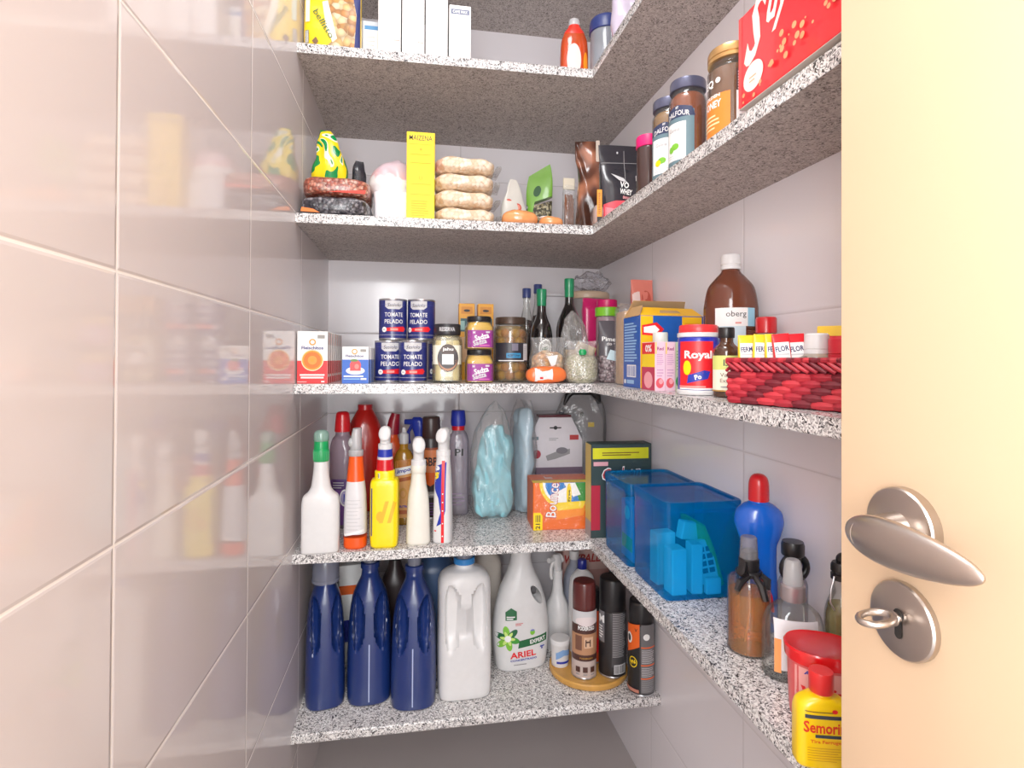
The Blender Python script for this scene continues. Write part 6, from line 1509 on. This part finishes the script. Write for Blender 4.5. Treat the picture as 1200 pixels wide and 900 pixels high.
# ================================================================== HIGH SHELF (cartons, pasta)
t = thing('pasta_bag', 'yellow pasta bag with green lettering and penne picture', 'pasta bag', place(.070, 1.385, 1), 0)
pp = [(.001, .058, .016, 4), (.01, .0655, .024, 4), (.10, .0655, .026, 4), (.17, .0655, .010, 5), (.19, .0655, .002, 6)]
def penne():
    return grains('penne_print', [(236, 190, 120), (246, 214, 160), (220, 160, 84), (250, 226, 184), (200, 136, 70)], 62, .35, .2)
MB().sup(pp, mat('vivid_yellow_film', (252, 214, 20), .3, coat=.3), 56, 6, wob=.0015, wfreq=25).build('bag_body', t)
m = MB().on(supf(pp), h=.0022, cell=.006); m.poly([(.048, .01), (.064, .01), (.064, .185), (.040, .185), (.056, .10)], mat('navy_film_print', (40, 50, 110), .35)); m.poly([(-.022, .012), (.050, .008), (.056, .10), (.04, .185), (-.020, .185), (-.006, .085), (.006, .045), (-.002, .03)], penne())
m.poly([(-.022, .125), (-.010, .130), (.012, .040), (.002, .030), (-.012, .06)], mat('pale_cream_print', (250, 240, 214), .4)); m.text('bellitto', -.018, .072, .014, DGRN, w=.072, rot=-1.0, bold=False); m.poly([(-.045, .03), (-.036, .04), (-.03, .03), (-.036, .02)], mat('sepia_print', (120, 90, 60), .5)); m.rect(-.060, -.050, .075, .185, mat('pale_mint_print', (224, 240, 220), .4)); m.rect(-.061, -.052, .025, .055, INK); m.bars(-.0605, -.0525, .026, .054, 5, WHP)
m.build('printed_label', t)
t = thing('medicine_box', 'small white and blue box between pasta bag and white cartons', 'box', place(.154, 1.412, 1), 0)
m = MB().box(-.019, .019, 0, .03, 0, .122, mat('pale_blue_grey_card', (206, 214, 226), .45), .001); m.on(front(0), cell=10); m.rect(-.014, .018, .012, .108, WHP); m.rect(-.014, .018, .100, .110, mat('azure_band_print', (70, 140, 200), .45)); m.lines(-.010, .014, .03, .09, 6, LGRY, .3); m.build('carton', t)
def wcarton(label, x, h, kind):
    t = thing('filter_carton', label, 'carton', place(x, 1.343, 1), 0, 'white cartons in a row')
    m = MB().box(-.026, .026, 0, .12, 0, h, WHP, .001); m.on(front(0), cell=10)
    if kind == 0: m.rect(.008, .0085, .06, .18, mat('pale_steel_print', (200, 206, 216), .5)); m.rect(.010, .024, .040, .043, mat('dusty_rose_print', (214, 170, 160), .5)); m.rect(.012, .024, .012, .034, mat('faint_sand_print', (236, 226, 220), .5))
    if kind == 2:
        m.rect(-.022, .022, h - .022, h - .010, mat('denim_print', (90, 100, 130), .5)); m.text('CAPE MAX', 0, h - .016, .007, WHP, w=.036)
        for q in range(5): m.rect(-.016 + .003 * (q % 2), .016 - .004 * (q % 3), .024 + q * .019, .0256 + q * .019, LGRY)
    m.build('carton', t)
wcarton('tall white carton, first of the row beside the small blue box', .2035, .215, 0)
wcarton('tall white carton, second of the row, thin picture on its right', .2590, .215, 0)
wcarton('tall plain white carton without print, third of the row', .3145, .215, 1)
wcarton('shorter white carton with blue heading and grey text lines', .3705, .142, 2)
t = thing('dish_soap_bottle', 'red and orange dish soap bottle with clear cap on the highest visible shelf', 'dish soap bottle', place(.668, 1.385, 1), -.1)
prof = [(0, .030, .020, 3), (.005, .036, .025, 3), (.06, .036, .025, 2.8), (.10, .034, .024, 2.6), (.125, .026, .020, 2.3), (.137, .014, .014, 2), (.142, .0135, .0135, 2)]
MB().sup(prof, film('orange_red_liquid_plastic', (240, 92, 40), haze=.5, rough=.08, crinkle=.1, gloss=.4), 44, 6).build('bottle_body', t)
m = MB().on(supf(prof)); m.ell(-.004, .048, .018, .042, mat('pale_peach_label', (246, 214, 206), .4)); m.ell(.026, .04, .006, .03, mat('signal_orange_print', (246, 140, 20), .4)); m.build('printed_label', t)
m = MB().sup([(.118, .0275, .022, 2.3), (.125, .027, .021, 2.3), (.142, .016, .016, 2), (.145, .0155, .0155, 2)], mat('vermilion_collar', (226, 44, 30), .3), 36, 3); m.build('collar', t)
MB().lathe([(.0145, .143), (.015, .144), (.0135, .160), (.010, .164), (0, .164)], FROST, 28, 2, cap1=False).build('clear_cap', t)
t = thing('storage_jar', 'clear jar with dark blue lid beside the dish soap bottle', 'jar', place(.742, 1.352, 1), 0)
MB().lathe([(.036, 0), (.039, .003), (.039, .115), (.037, .12)], film('smoky_jar_plastic', (190, 196, 204), haze=.4, crinkle=0), 40, 2).build('jar_body', t)
MB().lathe([(.040, .114), (.042, .116), (.041, .140), (.036, .150), (0, .152)], mat('midnight_blue_lid', (34, 50, 110), .35), 44, 2, cap1=False).build('lid', t)
t = thing('storage_bag', 'silvery violet plastic bag at the corner of the highest visible shelf', 'bag', place(.760, 1.215, 1), -.3)
MB().sup([(.001, .044, .030, 2.6), (.015, .050, .040, 2.6), (.10, .048, .038, 2.5), (.17, .042, .026, 2.4), (.215, .036, .006, 3)], mat('silvery_violet_film', (190, 180, 200), .2, coat=.5, var=.25, bscale=18), 48, 7, warp=drape(91, .011, 1)).build('bag_body', t)
